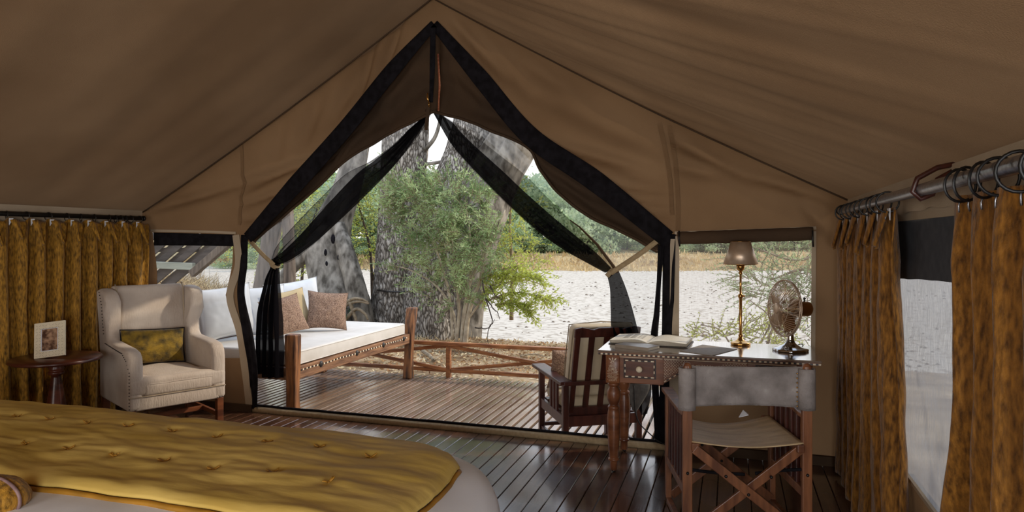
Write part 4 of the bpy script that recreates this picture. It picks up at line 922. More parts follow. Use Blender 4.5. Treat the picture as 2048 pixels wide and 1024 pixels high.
for sg in (-1, 1):
    mb = MB(); mb.grid(lambda u, v: (sg*XW+.038*math.cos(u*2*PI)*(1+.04*nz(v*6, u*3)), YB+.030*math.sin(u*2*PI), lerp(.635 if sg < 0 else .642, .836, v)+.003*nz(u*9, v)), 22, 10, closed_u=True)
    obj('post_sleeve', mb, 'grey_leather', dc, smooth=True, solid=.006)
mb = MB(); 
for k in range(8): mb.ball((XW-.048, YB-.012, .66+k*.022), .0042, 8)
obj('nailhead_trim', mb, 'brass', dc, smooth=True, kind='stuff')
mb = MB(); mb.grid(lambda u, v: (lerp(-XW+.02, XW-.02, u), lerp(YB-.02, YF-.01, v), .487-.045*math.sin(u*PI)*(.5+.5*v)-.004*abs(math.sin(v*14))*math.sin(u*PI)), 30, 40); obj('seat_sling', mb, 'tan_hide', dc, smooth=True, solid=.005)
mb = MB(); mb.add([(.10,YF-.01,.475),(.16,YF+.02,.488),(.135,YF+.03,.505),(.15,YF-.02,.49)], [(0,1,2),(1,3,2),(0,2,3)]); obj('hide_corner', mb, 'white_linen', dc, solid=.003, label='pale curled corner of the seat hide')

# ------------------------------------------------------------------ outside: deck, railing
DK = -.18
mb = MB(); mb.box((-2.38, 6.10, DK-.16), (6.15, 2.30, .06)); deck = obj('deck', mb, 'gap_shade', kind='structure')
me0 = None; x = -5.45
while x < .70:
    L_ = 2.60+R.uniform(-.02, .02)
    if me0 is None:
        o = obj('deck_board', MB().box((0, 0, 0), (.054, 2.6, .036)), 'deck_wood', deck); me0 = o.data
    else: o = bpy.data.objects.new('deck_board', me0); link(o, deck)
    md = o.modifiers.new('bevel', 'BEVEL'); md.width = .003; md.segments = 1
    o.location = Vector((x, 4.88+1.30+R.uniform(-.015, .02), DK-.015-R.random()*.003))-deck.location; o.rotation_euler = (0, 0, R.uniform(-.0012, .0012)); x += .080
mb = MB()
for i in range(77):
    for yy in (5.0, 5.6, 6.25, 6.9): mb.box((-5.45+i*.080+R.uniform(-.005, .005), yy+R.uniform(-.012, .012), DK+.0005), (.005, .005, .002))
mb.v = [(p[0]-deck.location.x, p[1]-deck.location.y, p[2]-deck.location.z) for p in mb.v]
obj('nail', mb, 'black_metal', deck, kind='stuff')
rl = thing('deck_railing', 'low reddish wooden railing with crossed braces along the far edge of the deck', 'railing', (-2.4, 7.43, DK))
ro = lambda n, mb, **k: obj(n, mb, 'rail_wood', rl, world=True, bevel=.003, **k)
posts = [-5.30, -3.17, -1.04, .68]
for px_ in posts: ro('post', MB().box((px_, 7.43, DK+.16), (.052, .052, .50)))
for a, b in zip(posts, posts[1:]):
    ro('top_rail', MB().box(((a+b)/2, 7.43, .215), (b-a-.004, .065, .042)))
    ro('bottom_rail', MB().box(((a+b)/2, 7.43, -.098), (b-a-.054, .035, .042)))
    m_ = (a+b)/2
    ro('cross_brace', MB().bar((a+.02, 7.418, .19), (b-.02, 7.418, -.09), .026, .040)); ro('cross_brace', MB().bar((a+.02, 7.445, -.09), (b-.02, 7.445, .19), .026, .040))

# porch poles leaning behind the daybed
def pole(name, label, a, b, r0, r1, m='grey_wood'):
    pts = smooth_path([a, Vector(a).lerp(Vector(b), .5)+Vector((.02, 0, 0)), b], 14); mb = MB()
    mb.tube(pts, [lerp(r0, r1, i/13) for i in range(14)], 14, rf=lambda u, t_, p: 1+.06*nz(math.cos(t_)*1.5, math.sin(t_)*1.5, u*6))
    return obj(name, mb, m, smooth=True, label=label, cat='pole')
pole('porch_pole', 'grey wooden pole leaning right, behind the left net and the daybed pillows', on_y(490,640,7.9)-Vector((0,0,.9)), on_y(560,395,7.9)+Vector((.05,0,.5)), .13, .12)
pole('porch_pole', 'grey-brown upright wooden pole behind the daybed pillows', on_y(582,640,7.9)-Vector((0,0,.9)), on_y(571,400,7.9)+Vector((0,0,.6)), .085, .075)
# slatted lean-to roof seen through the left window
sr = thing('slatted_roof', 'weathered dark plank lean-to roof seen through the left window', 'roof', on_y(370,560,6.3))
U = (on_y(455,488,6.3)-on_y(378,552,6.3)).normalized()
for k in range(9):
    p = on_y(378-14-k*18, 548, 6.34)+Vector((0, .05*(k % 2), 0)); q = p+U*(.95+.02*R.random()); p = p-U*(.25)
    obj('plank', MB().bar(p, q, .02, .105, up=(0,1,0)) if False else MB().bar(p, q, .075, .018, up=(0,1,0)), 'grey_plank', sr, world=True, bevel=.003)
obj('beam', MB().bar(on_y(384,548,6.25), on_y(452,489,6.25)+U*.4, .085, .07, up=(0,1,0)), 'grey_wood', sr, world=True, bevel=.008)
obj('cross_rail', MB().bar(on_y(290,529,6.28), on_y(388,533,6.28), .08, .05, up=(0,1,0)), 'bleached_wood', sr, world=True, bevel=.004)
for k in range(3):
    obj('batten', MB().bar(on_y(250,500-k*26,6.42), on_y(400+22*k,500-k*26,6.42), .05, .03, up=(0,1,0)), 'grey_plank', sr, world=True, bevel=.003)

# ------------------------------------------------------------------ daybed
DBx0, DBx1, DBy0, DBy1 = -4.78, -3.60, 5.03, 7.24
db = thing('daybed', 'rustic carved wooden daybed with thick posts on the left of the deck', 'daybed', ((DBx0+DBx1)/2, (DBy0+DBy1)/2, DK))
def post(x_, y_, h, lean):
    mb = MB(); n = 9
    for_ = []
    for i in range(n):
        t_ = i/(n-1); z = DK+h*t_; w_ = .115*(1-.18*math.sin(PI*min(1, t_*1.2))+.05*nz(t_*4, x_)); ox = lean*(t_**2)*.10+.006*nz(t_*3, y_)
        for_.append([(x_-w_/2, y_-w_*.42+ox, z), (x_+w_/2, y_-w_*.42+ox, z), (x_+w_/2, y_+w_*.42+ox, z), (x_-w_/2, y_+w_*.42+ox, z)])
    vs = [p for r_ in for_ for p in r_]; fs = [(i*4+k, i*4+(k+1) % 4, (i+1)*4+(k+1) % 4, (i+1)*4+k) for i in range(n-1) for k in range(4)]+[(3,2,1,0), ((n-1)*4, (n-1)*4+1, (n-1)*4+2, (n-1)*4+3)]
    mb.add(vs, fs); return obj('post', mb, 'old_wood', db, world=True, bevel=.014, bseg=3)
for x_ in (DBx0, DBx1):
    post(x_, DBy0, .81, 0); post(x_, DBy1, .82, 1)
for x_ in (DBx0, DBx1):
    rr_ = obj('side_rail', MB().bar((x_, DBy0, .285), (x_, DBy1, .285), .045, .11), 'old_rail', db, world=True, bevel=.006)
    if x_ == DBx1:
        mb = MB(); m2 = MB(); n = 76
        for i in range(n):
            y_ = lerp(DBy0+.09, DBy1-.09, i/(n-1)); (mb if i % 2 else m2).box((x_+.0235, y_, .305+.003*math.sin(i*.35)), (.003, .017, .014))
        obj('bone_inlay', mb, 'bone', rr_, world=True, kind='stuff'); obj('dark_inlay', m2, 'horn', rr_, world=True, kind='stuff')
        for yy in (5.42, 6.05, 6.6, 7.08):
            mb = MB(); mb.lathe([(.004,0),(.030,0),(.026,.007),(.014,.012),(.004,.013)], (x_+.022, yy, .305), 8, Matrix.Rotation(PI/2, 3, 'Y')); obj('rosette', mb, 'horn', rr_, world=True)
for y_ in (DBy0, DBy1): obj('end_rail', MB().bar((DBx0, y_, .285), (DBx1, y_, .285), .045, .11), 'old_rail', db, world=True, bevel=.006)
obj('back_rail', MB().bar((DBx0, DBy0, .50), (DBx0, DBy1, .50), .04, .07), 'dark_wood', db, world=True, bevel=.006)
mb = MB()
for i in range(12): mb.bar((DBx0+.03, lerp(DBy0+.15, DBy1-.15, i/11), .325), (DBx1-.03, lerp(DBy0+.15, DBy1-.15, i/11), .325), .08, .02)
obj('bed_slats', mb, 'old_rail', db, world=True)
mt = thing('daybed_mattress', 'long cream mattress lying on the wooden daybed', 'mattress', ((DBx0+DBx1)/2, (DBy0+DBy1)/2, .342))
mb = MB(); mb.box(((DBx0+DBx1)/2, (DBy0+DBy1)/2, .407), (DBx1-DBx0-.01, DBy1-DBy0-.13, .128)); obj('mattress_pad', mb, 'cream_canvas', mt, world=True, smooth=True, bevel=.022, bseg=4)
mb = MB()
for zz in (.355, .459):
    a, b, c_, d_ = DBx0+.006, DBx1-.004, DBy0+.07, DBy1-.07; mb.tube([(b, c_+.02, zz), (b, d_-.02, zz)], .004, 5)
obj('piping', mb, 'cream_canvas', mt, world=True)
def cushion(name, label, loc, w_, h_, t_, m, yaw, lean, roll=0, seed=0, group=None):
    c = thing(name, label, 'cushion', loc, 0, group)
    mb = pillow_mb(w_, h_, t_, seed=seed, pinch=.09); M = Matrix.Rotation(yaw, 4, 'Z') @ Matrix.Rotation(lean, 4, 'X') @ Matrix.Rotation(roll, 4, 'Y') @ Matrix.Translation((0, 0, h_/2))
    mb.v = [tuple(M @ Vector(p)) for p in mb.v]; z0 = min(p[2] for p in mb.v); mb.v = [(a, b, z-z0) for a, b, z in mb.v]
    obj('cover', mb, m, c, smooth=True); return c
leo = mat('leopard_cloth', rgb(158,128,106), rgb(92,64,50), scale=70, rough=.85, bump=.2, contrast=(.44,.50), detail=3, c3=rgb(166,138,116))
MZ = .471
QX = DBx0+.20
cushion('back_pillow', 'big white pillow on the daybed seen through the left window', (QX+.02, 5.40, MZ), .56, .52, .20, 'grey_white_linen', -PI/2-.55, .28, .10, 1)
cushion('back_pillow', 'big white pillow behind the left net curtain on the daybed', (QX-.02, 5.95, MZ), .56, .50, .20, 'grey_white_linen', -PI/2-.5, .26, .02, 2)
cushion('back_pillow', 'big white pillow at the far end of the daybed, behind the tan cushion', (QX+.02, 6.50, MZ), .62, .50, .19, 'grey_white_linen', -PI/2-.6, .28, .12, 3)
cushion('tan_cushion', 'plain tan cushion between the white pillows and the spotted cushions', (QX+.24, 6.10, MZ), .46, .44, .15, 'tan_cloth', -PI/2-.45, .36, .12, 4)
cushion('spotted_cushion', 'spotted brown cushion nearest the front post of the daybed', (QX+.42, 5.78, MZ), .42, .40, .14, leo, -PI/2-.55, .42, .18, 5)
cushion('spotted_cushion', 'spotted brown cushion in the middle of the daybed, right of the tan one', (QX+.50, 6.28, MZ), .43, .42, .15, leo, -PI/2-.85, .36, -.10, 6)

# ------------------------------------------------------------------ slatted armchair on the deck
ma = thing('deck_armchair', 'dark slatted wooden armchair with cream cushions facing the river bed', 'armchair', (-1.06, 5.25, DK), math.radians(31))
# local +Y forwards (to the river); half width .275, depth .66
HW = .285
mo = lambda n, mb, **k: obj(n, mb, 'dark_wood', ma, bevel=.004, **k)
for sg in (-1, 1):
    mo('rear_leg', MB().bar((sg*HW, -.30, 0), (sg*HW, -.30, .575), .045, .045, up=(0,1,0))); mo('front_leg', MB().bar((sg*HW, .33, 0), (sg*HW, .33, .575), .045, .045, up=(0,1,0)))
    mb = MB(); mb.prism([(-.36,-.045),(-.34,.045),(-.20,.05),(-.08,.03),(.0,.045),(.16,.06),(.40,.055),(.40,-.055),(0,-.05)], .577, .603, lambda a, b, t_: (sg*(HW+.01)+b, a, t_)); mo('armrest', mb)
    mo('side_rail', MB().bar((sg*HW, -.30, .30), (sg*HW, .33, .30), .028, .075)); mo('stretcher', MB().bar((sg*HW, -.30, .10), (sg*HW, .33, .10), .024, .032))
    for yy in (-.10, -.02, .06): mo('side_slat', MB().bar((sg*HW, yy, .33), (sg*HW, yy, .58), .020, .030, up=(0,1,0)))
for yy in (-.30, .33): mo('end_rail', MB().bar((-HW, yy, .30), (HW, yy, .30), .028, .075)); mo('stretcher', MB().bar((-HW, yy, .12), (HW, yy, .12), .022, .030))
for i in range(5): mo('seat_slat', MB().bar((-HW+.02, lerp(-.22, .26, i/4), .335), (HW-.02, lerp(-.22, .26, i/4), .335), .07, .014))
B0, B1 = Vector((0, -.235, .33)), Vector((0, -.42, .99))
def bk_(x_, t_): p = B0.lerp(B1, t_); return (x_, p.y, p.z)
for x_ in (-.225, .225): mo('back_stile', MB().bar(bk_(x_, 0), bk_(x_, 1), .045, .028, up=(1,0,0)) if False else MB().bar(bk_(x_, 0), bk_(x_, 1.0), .040, .030, up=(0,1,0)))
for x_ in (-.115, 0, .115): mo('back_slat', MB().bar(bk_(x_, .02), bk_(x_, .92), .045, .014, up=(0,1,0)))
mb = MB(); cr_ = [(-.25, .90), (.25, .90), (.25, 1.0), (.20, 1.015), (.15, 1.0), (.11, .985), (.07, 1.005), (-.07, 1.005), (-.11, .985), (-.15, 1.0), (-.20, 1.015), (-.25, 1.0)]
mb.prism(cr_, -.014, .014, lambda a, b, t_: (a, B0.lerp(B1, b).y+t_, B0.lerp(B1, b).z)); mo('crest_rail', mb)
mo('back_rail', MB().bar(bk_(-.24, .04), bk_(.24, .04), .03, .07)); 
mo('back_bar', MB().bar((-.31, -.34, .585), (.31, -.34, .585), .03, .03))
ca = math.radians(31)
def loc2(x_, y_, z): return (-1.06+x_*math.cos(ca)-y_*math.sin(ca), 5.25+x_*math.sin(ca)+y_*math.cos(ca), DK+z)
sc_ = thing('seat_cushion', 'thick cream seat cushion on the dark deck armchair', 'cushion', loc2(0, .06, .345), ca)
obj('cover', MB().box((0, 0, .055), (.50, .52, .105)), 'ticking_cloth', sc_, smooth=True, bevel=.035, bseg=4)
bc = thing('back_cushion', 'cream back cushion with piped edge behind the slats of the deck armchair', 'cushion', loc2(0, -.17, .455), ca)
mb = MB(); M = Matrix.Rotation(.272, 4, 'X') ; mb.box((0, 0, .29), (.50, .125, .56)); mb.v = [tuple(M @ Vector(p)) for p in mb.v]; obj('cover', mb, 'ticking_cloth', bc, smooth=True, bevel=.045, bseg=4)
mb = MB()
for s_ in (-1, 1): mb.tube([M @ Vector(p) for p in [(-.245, s_*.05, .03), (-.25, s_*.052, .29), (-.245, s_*.05, .555), (0, s_*.052, .57), (.245, s_*.05, .555), (.25, s_*.052, .29), (.245, s_*.05, .03)]], .005, 5)
obj('piping', mb, 'twig', bc, smooth=True, label='brown piping')
c = cushion('spotted_cushion', 'small spotted cushion on the seat of the dark deck armchair', loc2(-.12, .16, .452), .36, .34, .12, leo, ca+.1, .35, 0, 12)

# ------------------------------------------------------------------ ground, river bed, far bank
def sm(a, b, x): t_ = max(0, min(1, (x-a)/(b-a))); return t_*t_*(3-2*t_)
def crest(x): return 12.7+1.8*sm(-4.6, -6.5, x)+1.5*sm(-9, -14, x)-1.2*sm(-1.5, 1, x)
def gz(x, y):
    z = -.36-.20*sm(8, 12.5, y)+.04*nz(x*.6, y*.6)+.02*nz(x*2.2, y*2.2, 4)
    z += 1.15*math.exp(-(((x+10.2)/2.3)**2+((y-10.0)/2.4)**2))+.5*sm(-11.5, -16, x)
    c_ = crest(x); z += (-1.62-z)*sm(c_, c_+3.0, y)
    return z
def gbuild(x0, x1, y0, y1, nx, ny, zf, name, m, **k):
    mb = MB(); mb.grid(lambda u, v: (lerp(x0, x1, u), lerp(y0, y1, v), zf(lerp(x0, x1, u), lerp(y0, y1, v))), nx, ny); return obj(name, mb, m, smooth=True, kind='structure', base=False)
gbuild(-26, 12, 4.9, 19, 260, 110, gz, 'ground', 'soil')
mb = MB(); mb.grid(lambda u, v: (lerp(-6, 6, u), lerp(-4, 4.9, v), -.40), 4, 4); obj('ground', mb, 'soil', kind='structure', base=False)
RB = -1.5
gbuild(-130, 110, 14, 105, 300, 240, lambda x_, y_: RB+.05*nz(x_*.25, y_*.25)+.035*nz(x_*1.1, y_*1.1, 5)*sm(60, 20, y_), 'riverbed', 'sand')
def bank_y(x_): return 60.5+10*sm(-22, 14, x_)+2.5*nz(x_*.07, 3)
def bz(x_, y_):
    t_ = y_-bank_y(x_); return RB-.2+1.5*sm(-1, 7, t_)+1.6*sm(8, 40, t_)+.35*nz(x_*.25, y_*.25)
gbuild(-150, 120, 54, 150, 200, 60, bz, 'far_bank', 'bank')
# clods and droppings scattered over the sand
clod = MB()
for i in range(1500):
    y_ = 17+30*R.random()**1.5; x_ = lerp(-9, 9, R.random())*(y_/20)-.12*y_+2; s_ = R.uniform(.012, .055)*(.7+.3*y_/20)
    if nz(x_*.22, y_*.22, 9) < .0 and R.random() < .8: continue
    clod.ball((x_, y_, RB+.05*nz(x_*.25, y_*.25)+.01), s_, 5, (1.3, 1.1, .7))
obj('dry_clods', clod, 'clod', kind='stuff', label='dark dry clods scattered over the pale river bed', cat='clods')

# fallen leaves and twigs on the ground
import numpy as np
def quads(name, P, D, L_, W_, m, parent=None, **k):
    """many small leaf quads: P centres, D unit directions, L length, W width (arrays)"""
    n = len(P); rng = np.random.default_rng(n); rv = rng.normal(size=(n, 3)); S = np.cross(D, rv); S /= np.linalg.norm(S, axis=1)[:, None]+1e-9
    P = np.asarray(P); L_ = np.asarray(L_).reshape(-1, 1)*np.ones((n, 1)); W_ = np.asarray(W_).reshape(-1, 1)*np.ones((n, 1))
    V = np.empty((n, 4, 3)); V[:, 0] = P; V[:, 1] = P+D*L_*.5+S*W_*.5; V[:, 2] = P+D*L_; V[:, 3] = P+D*L_*.5-S*W_*.5
    off = np.array(parent.location if parent is not None else P.mean(axis=0)); V -= off
    me = bpy.data.meshes.new(name); me.vertices.add(n*4); me.vertices.foreach_set('co', V.reshape(-1)); me.loops.add(n*4); me.loops.foreach_set('vertex_index', np.arange(n*4, dtype=np.int32))
    me.polygons.add(n); me.polygons.foreach_set('loop_start', np.arange(0, n*4, 4, dtype=np.int32)); me.update(calc_edges=True); me.validate()
    me.materials.append(MATS[m] if isinstance(m, str) else m); o = bpy.data.objects.new(name, me); link(o, parent)
    if parent is None: o.location = off
    return props(o, **k)
rng = np.random.default_rng(5)
def litter_pts(n, x0, x1, y0, y1, m, L_, name, label, dz=.01, up=.25):
    X = rng.uniform(x0, x1, n); Y = rng.uniform(y0, y1, n); Z = np.array([gz(a, b) for a, b in zip(X, Y)])+dz; D = rng.normal(size=(n, 3)); D[:, 2] = np.abs(D[:, 2])*up; D /= np.linalg.norm(D, axis=1)[:, None]
    quads(name, np.stack([X, Y, Z], 1), D, rng.uniform(L_*.5, L_*1.5, n), rng.uniform(L_*.2, L_*.5, n), m, label=label, cat='leaf litter', kind='stuff')
litter_pts(9000, -11, -1.0, 8.4, 14.2, 'leaf_litter', .06, 'fallen_leaves', 'brown fallen leaves on the bank under the trees')
litter_pts(4000, -11, -1.0, 8.0, 13.5, 'straw', .07, 'dry_stalks', 'pale dry stalks scattered on the bank beyond the railing', up=.3)
def stick(name, label, pts, r, m='twig'):
    P = smooth_path(pts, 20); mb = MB(); mb.tube([p+Vector((.02*nz(i*.9), .02*nz(i*.9, 4), 0)) for i, p in enumerate(P)], [lerp(r, r*.35, i/19) for i in range(20)], 6); return obj(name, mb, m, smooth=True, label=label, cat='stick')
stick('fallen_stick', 'pale crooked stick lying on the ground just beyond the railing', [on_z(846,702,-.40), on_z(862,714,-.40), on_z(868,720,-.40), on_z(882,711,-.38), on_z(902,706,-.36)], .035)
stick('fallen_stick', 'bare twig in the grass beyond the right half of the railing', [on_z(1040,712,-.42), on_z(1070,708,-.40), on_z(1092,714,-.42)], .015)
# dry grass mound
mg = MB()
def strands(n, cx_, cy_, sx_, sy_, h, m, name, label, zf=gz, lean=.7, w_=.008, cat='dry grass'):
    X = rng.normal(cx_, sx_, n); Y = rng.normal(cy_, sy_, n); Z = np.array([zf(a, b) for a, b in zip(X, Y)])
    D = np.stack([rng.normal(0, lean, n), rng.normal(0, lean, n), np.ones(n)], 1); D /= np.linalg.norm(D, axis=1)[:, None]
    return quads(name, np.stack([X, Y, Z], 1), D, rng.uniform(h*.4, h*1.2, n), np.full(n, w_), m, label=label, cat=cat, kind='stuff')
strands(5000, -10.0, 9.9, 1.3, 1.3, .40, 'straw', 'dry_grass', 'tangled dry grass mound seen through the left window', lean=1.3, w_=.010)
strands(2500, -10.2, 9.9, 1.5, 1.3, .5, 'twig', 'dry_stems', 'brown tangled stems on the grass mound beyond the left window', lean=1.6, w_=.009)
strands(2200, -7.6, 12.2, 1.1, .5, .22, 'straw', 'dry_grass', 'short dry grass round the foot of the left tree trunk', lean=.9)

# ------------------------------------------------------------------ trees
def trunk_mb(pts, rad, seg=44, n=90, ridge=.10, big=.14, seed=0):
    P = smooth_path(pts, n); rs = [poly_at([(a, 0, 0) for a in rad], i/(n-1)).x for i in range(n)]
    mb = MB()
    def rf(u, t_, p):
        a = t_+seed; zz = p.z
        return 1+big*nz(math.cos(a)*1.3+seed, math.sin(a)*1.3, zz*.35+seed)+ridge*(.5-abs(nz(math.cos(a)*4.2, math.sin(a)*4.2+seed, zz*.9)))*.9+ridge*.35*nz(math.cos(a)*13, math.sin(a)*13, zz*3.0)
    mb.tube(P, rs, seg, rf=rf); return mb
TY = 13.3
def T(px, py, Y=TY): return on_y(px, py, Y)
big = thing('big_tree', 'huge grey multi-stemmed tree standing behind the railing, half hidden by the bush', 'tree', T(850, 665))
tr = lambda mb, m='bark', **k: obj('trunk', mb, m, big, smooth=True, world=True, **k)
tr(trunk_mb([T(796,690), T(800,600), T(803,500), T(806,400), T(812,280), T(812,150), T(806,0)], [.62,.56,.50,.47,.46,.44,.42], seg=90, n=150, ridge=.13, seed=1))
tr(trunk_mb([T(872,700,13.0), T(876,600,13.0), T(885,500,13.1), T(900,400,13.2), T(930,300,13.4), T(945,210,13.5), T(940,60,13.6)], [.62,.55,.52,.50,.42,.38,.34], seg=80, n=130, ridge=.12, seed=4))
tr(trunk_mb([T(925,700,13.2), T(930,610,13.2), T(945,500,13.2), T(965,420,13.2), T(990,350,13.3), T(1028,285,13.4), T(1065,215,13.6), T(1070,90,14)], [.36,.40,.50,.56,.55,.50,.46,.40], seg=70, n=110, ridge=.08, seed=7), 'bark_smooth')
tr(trunk_mb([T(840,690,12.9), T(838,600,13), T(850,480,13.2), T(850,380,13.4)], [.40,.34,.30,.26], seg=50, n=80, ridge=.14, seed=9))
for pts, r_ in (([T(1000,330,13.3), T(1020,300,13.1), T(1050,282,13.0), T(1090,285,12.9)], [.09,.07,.05,.04]), ([T(840,330), T(875,325), T(905,318)], [.04,.035,.03]), ([T(850,300), T(872,270), T(885,215), T(895,150)], [.05,.04,.035,.03]), ([T(900,260), T(880,220), T(868,180)], [.03,.025,.02])):
    mb = MB(); P = smooth_path(pts, 16); mb.tube(P, [poly_at([(a, 0, 0) for a in r_], i/15).x for i in range(16)], 10); obj('branch', mb, 'bark_smooth', big, smooth=True, world=True)
old = thing('old_tree', 'gnarled grey leaning trunk with hollow knots at the left, behind the daybed', 'tree', T(680, 640))
ot = lambda mb, n='trunk', m='bark_smooth': obj(n, mb, m, old, smooth=True, world=True)
ot(trunk_mb([T(690,680,12.7), T(685,620,12.7), T(668,560,12.8), T(656,500,12.9), T(668,440,13), T(692,380,13.1), T(715,300,13.3), T(735,200,13.6)], [.66,.58,.50,.46,.36,.28,.24,.20], seg=70, n=110, ridge=.05, big=.22, seed=12))
ot(trunk_mb([T(728,680,12.5), T(722,620,12.5), T(708,560,12.5), T(690,500,12.6), T(678,450,12.8)], [.24,.22,.20,.18,.12], seg=36, n=60, ridge=.08, big=.2, seed=15))
ot(trunk_mb([T(668,505,12.9), T(630,500,12.8), T(598,520,12.7), T(560,560,12.6), T(530,560,12.5)], [.26,.20,.16,.13,.10], seg=30, n=60, ridge=.06, big=.2, seed=18), 'limb')
for (a, b), w_ in zip(((665,478), (650,505), (676,515), (652,528), (668,562)), (.05, .035, .03, .03, .03)):
    c_ = T(a, b, 12.40); mb = MB(); mb.ball(c_+Vector((0, .02, 0)), w_*1.3, 10, (.8, .5, 1.6)); obj('knot_hole', mb, 'black_cloth', old, smooth=True, world=True, label='dark knot hole')
rt = thing('exposed_roots', 'tangle of pale arching roots between the two big trees', 'roots', T(715, 640, 12.2))
for pts in ([(668,636),(690,612),(715,603),(738,607)], [(672,628),(700,600),(722,598),(736,604)], [(690,640),(712,618),(730,628),(736,640)], [(660,620),(682,632),(700,655),(716,668)], [(700,604),(712,640),(722,662)]):
    P = smooth_path([T(a, b, 12.1) for a, b in pts], 14); mb = MB(); mb.tube(P, [lerp(.045, .02, i/13) for i in range(14)], 7); obj('root', mb, 'twig', rt, smooth=True, world=True)
wb = MB(); wb.tube([T(755,580,12.72), T(775,583,12.62), T(800,584,12.60), T(830,583,12.66)], .018, 6); obj('wire_band', wb, 'horn', big, smooth=True, world=True)

def twigs(name, root, starts, dirs, lens, m_leaf, m_twig, leaf=.045, lw=.012, gap=.03, droop=.5, r_=.006, wob=.35, fork=0):
    """thin drooping twigs lined with small leaves; leaves one mesh, wood one mesh"""
    P, D, mb = [], [], MB()
    for s0, d0, L_ in zip(starts, dirs, lens):
        p = Vector(s0); d = Vector(d0).normalized(); n = max(4, int(L_/.07)); st_ = L_/n; pts = [p.copy()]
        for i in range(n):
            d = (d+Vector((R.gauss(0, wob), R.gauss(0, wob), R.gauss(0, wob)-droop))*st_*1.4).normalized(); q = p+d*st_
            k = max(1, int(st_/gap))
            for j in range(k):
                for s_ in (1, -1):
                    ld = (d*.6+Vector((R.uniform(-1, 1), R.uniform(-1, 1), R.uniform(-.6, .8)))).normalized(); P.append(p.lerp(q, (j+R.random())/k)); D.append(ld)
            p = q; pts.append(p.copy())
        mb.tube(pts, [lerp(r_, r_*.3, i/n) for i in range(n+1)], 3, cap=False)
    n = len(P); Lr = np.array([leaf*R.uniform(.6, 1.3) for _ in range(n)])
    lv = quads('foliage', np.array([tuple(p) for p in P]), np.array([tuple(d) for d in D]), Lr, Lr*(lw/leaf), m_leaf, root); lv['kind'] = 'stuff'
    tw = obj('twigs', mb, m_twig, root, world=True, kind='stuff'); return lv
def cloud(regions, n):      # starts, outward directions
    S, Dd = [], []
    tot = sum(r_[3] for r_ in regions)
    for (c_, rx, rz, w_, ry) in regions:
        for i in range(int(n*w_/tot)):
            a = R.uniform(0, 2*PI); q = R.random()**.5; x_, z_ = q*math.cos(a), q*math.sin(a)
            S.append(c_+Vector((x_*rx, R.uniform(-ry, ry), z_*rz))); Dd.append(Vector((x_*1.2+R.gauss(0, .5), -.5+R.gauss(0, .5), z_*.4+.3+R.gauss(0, .5))))
    return S, Dd
BY = 11.6
bush = thing('feathery_bush', 'feathery pale green bush in front of the big tree trunks', 'bush', T(915, 690, BY))
reg = [(T(880,395,BY), .80, .45, 3.0, .45), (T(815,410,BY), .40, .45, 1.2, .35), (T(885,490,BY), .80, .45, 2.4, .45), (T(910,570,BY), .55, .30, .9, .4), (T(960,440,BY), .4, .5, 1.2, .35), (T(815,550,BY), .25, .3, .3, .3), (T(985,520,BY), .45, .4, .9, .3)]
S, Dd = [], []
S0, D0 = cloud(reg, 125)
for c0, d0 in zip(S0, D0):
    d0 = d0.normalized()
    for k in range(10):
        S.append(c0+Vector((R.gauss(0, .05), R.gauss(0, .05), R.gauss(0, .05)))); Dd.append(d0+Vector((R.gauss(0, .38), R.gauss(0, .38), R.gauss(0, .38))))
twigs('bush', bush, S, Dd, [R.uniform(.25, .60) for _ in S], 'leaf_green', 'twig', leaf=.075, lw=.017, gap=.034, droop=.30)
st_me = []
for pts, r_ in (([(930,690),(935,640),(945,600),(960,560),(975,500)], .055), ([(912,690),(918,620),(912,560),(905,480),(900,420)], .035), ([(922,690),(930,610),(950,540),(990,470),(1010,420)], .035), ([(905,680),(900,600),(880,520),(850,450),(830,400)], .03), ([(915,690),(905,620),(870,570),(820,540),(780,530)], .025), ([(935,640),(965,600),(1000,570),(1050,560),(1090,572)], .022), ([(925,660),(940,560),(940,470),(930,400)], .03)):
    P = smooth_path([T(a, b, BY) for a, b in pts], 20); mb = MB(); mb.tube(P, [lerp(r_, r_*.35, i/19) for i in range(20)], 8); obj('stem', mb, mat('pale_bark', rgb(150,134,112), rgb(192,178,154), scale=8, rough=.9) if 'pale_bark' not in MATS else 'pale_bark', bush, smooth=True, world=True)
S, Dd = [], []
for pts in ([(960,590),(1000,560),(1045,550),(1080,560)], [(980,600),(1020,585),(1070,590),(1100,600)], [(960,560),(1000,540),(1040,530)], [(990,610),(1030,605),(1060,625)]):
    P = smooth_path([T(a, b, BY-.1) for a, b in pts], 22); mb = MB(); mb.tube(P, [lerp(.014, .005, i/21) for i in range(22)], 5); obj('branch', mb, 'twig', bush, smooth=True, world=True)
    for p in P:
        for k in range(3): S.append(p); Dd.append(Vector((.7+R.gauss(0, .4), R.gauss(0, .4), R.gauss(-.1, .5))))
twigs('bush', bush, S, Dd, [R.uniform(.12, .35) for _ in S], 'leaf_yellow', 'twig', leaf=.07, lw=.026, gap=.026, droop=.5)
bare = thing('bare_branch', 'bare dark twigs hanging at the right of the bush over the sand', 'branch', T(975, 690, 11.4))
for pts in ([(965,560),(972,600),(985,640),(978,655),(975,680),(985,700)], [(950,655),(966,657),(978,655),(990,640)], [(968,590),(985,615),(995,625),(1000,640)], [(980,570),(990,590),(1005,600)]):
    P = smooth_path([T(a, b, 11.4) for a, b in pts], 16); mb = MB(); mb.tube([p+Vector((.02*nz(i*1.3), 0, .02*nz(i*1.1, 5))) for i, p in enumerate(P)], [lerp(.014, .005, i/15) for i in range(16)], 5); obj('twig', mb, 'twig_dark', bare, smooth=True, world=True)

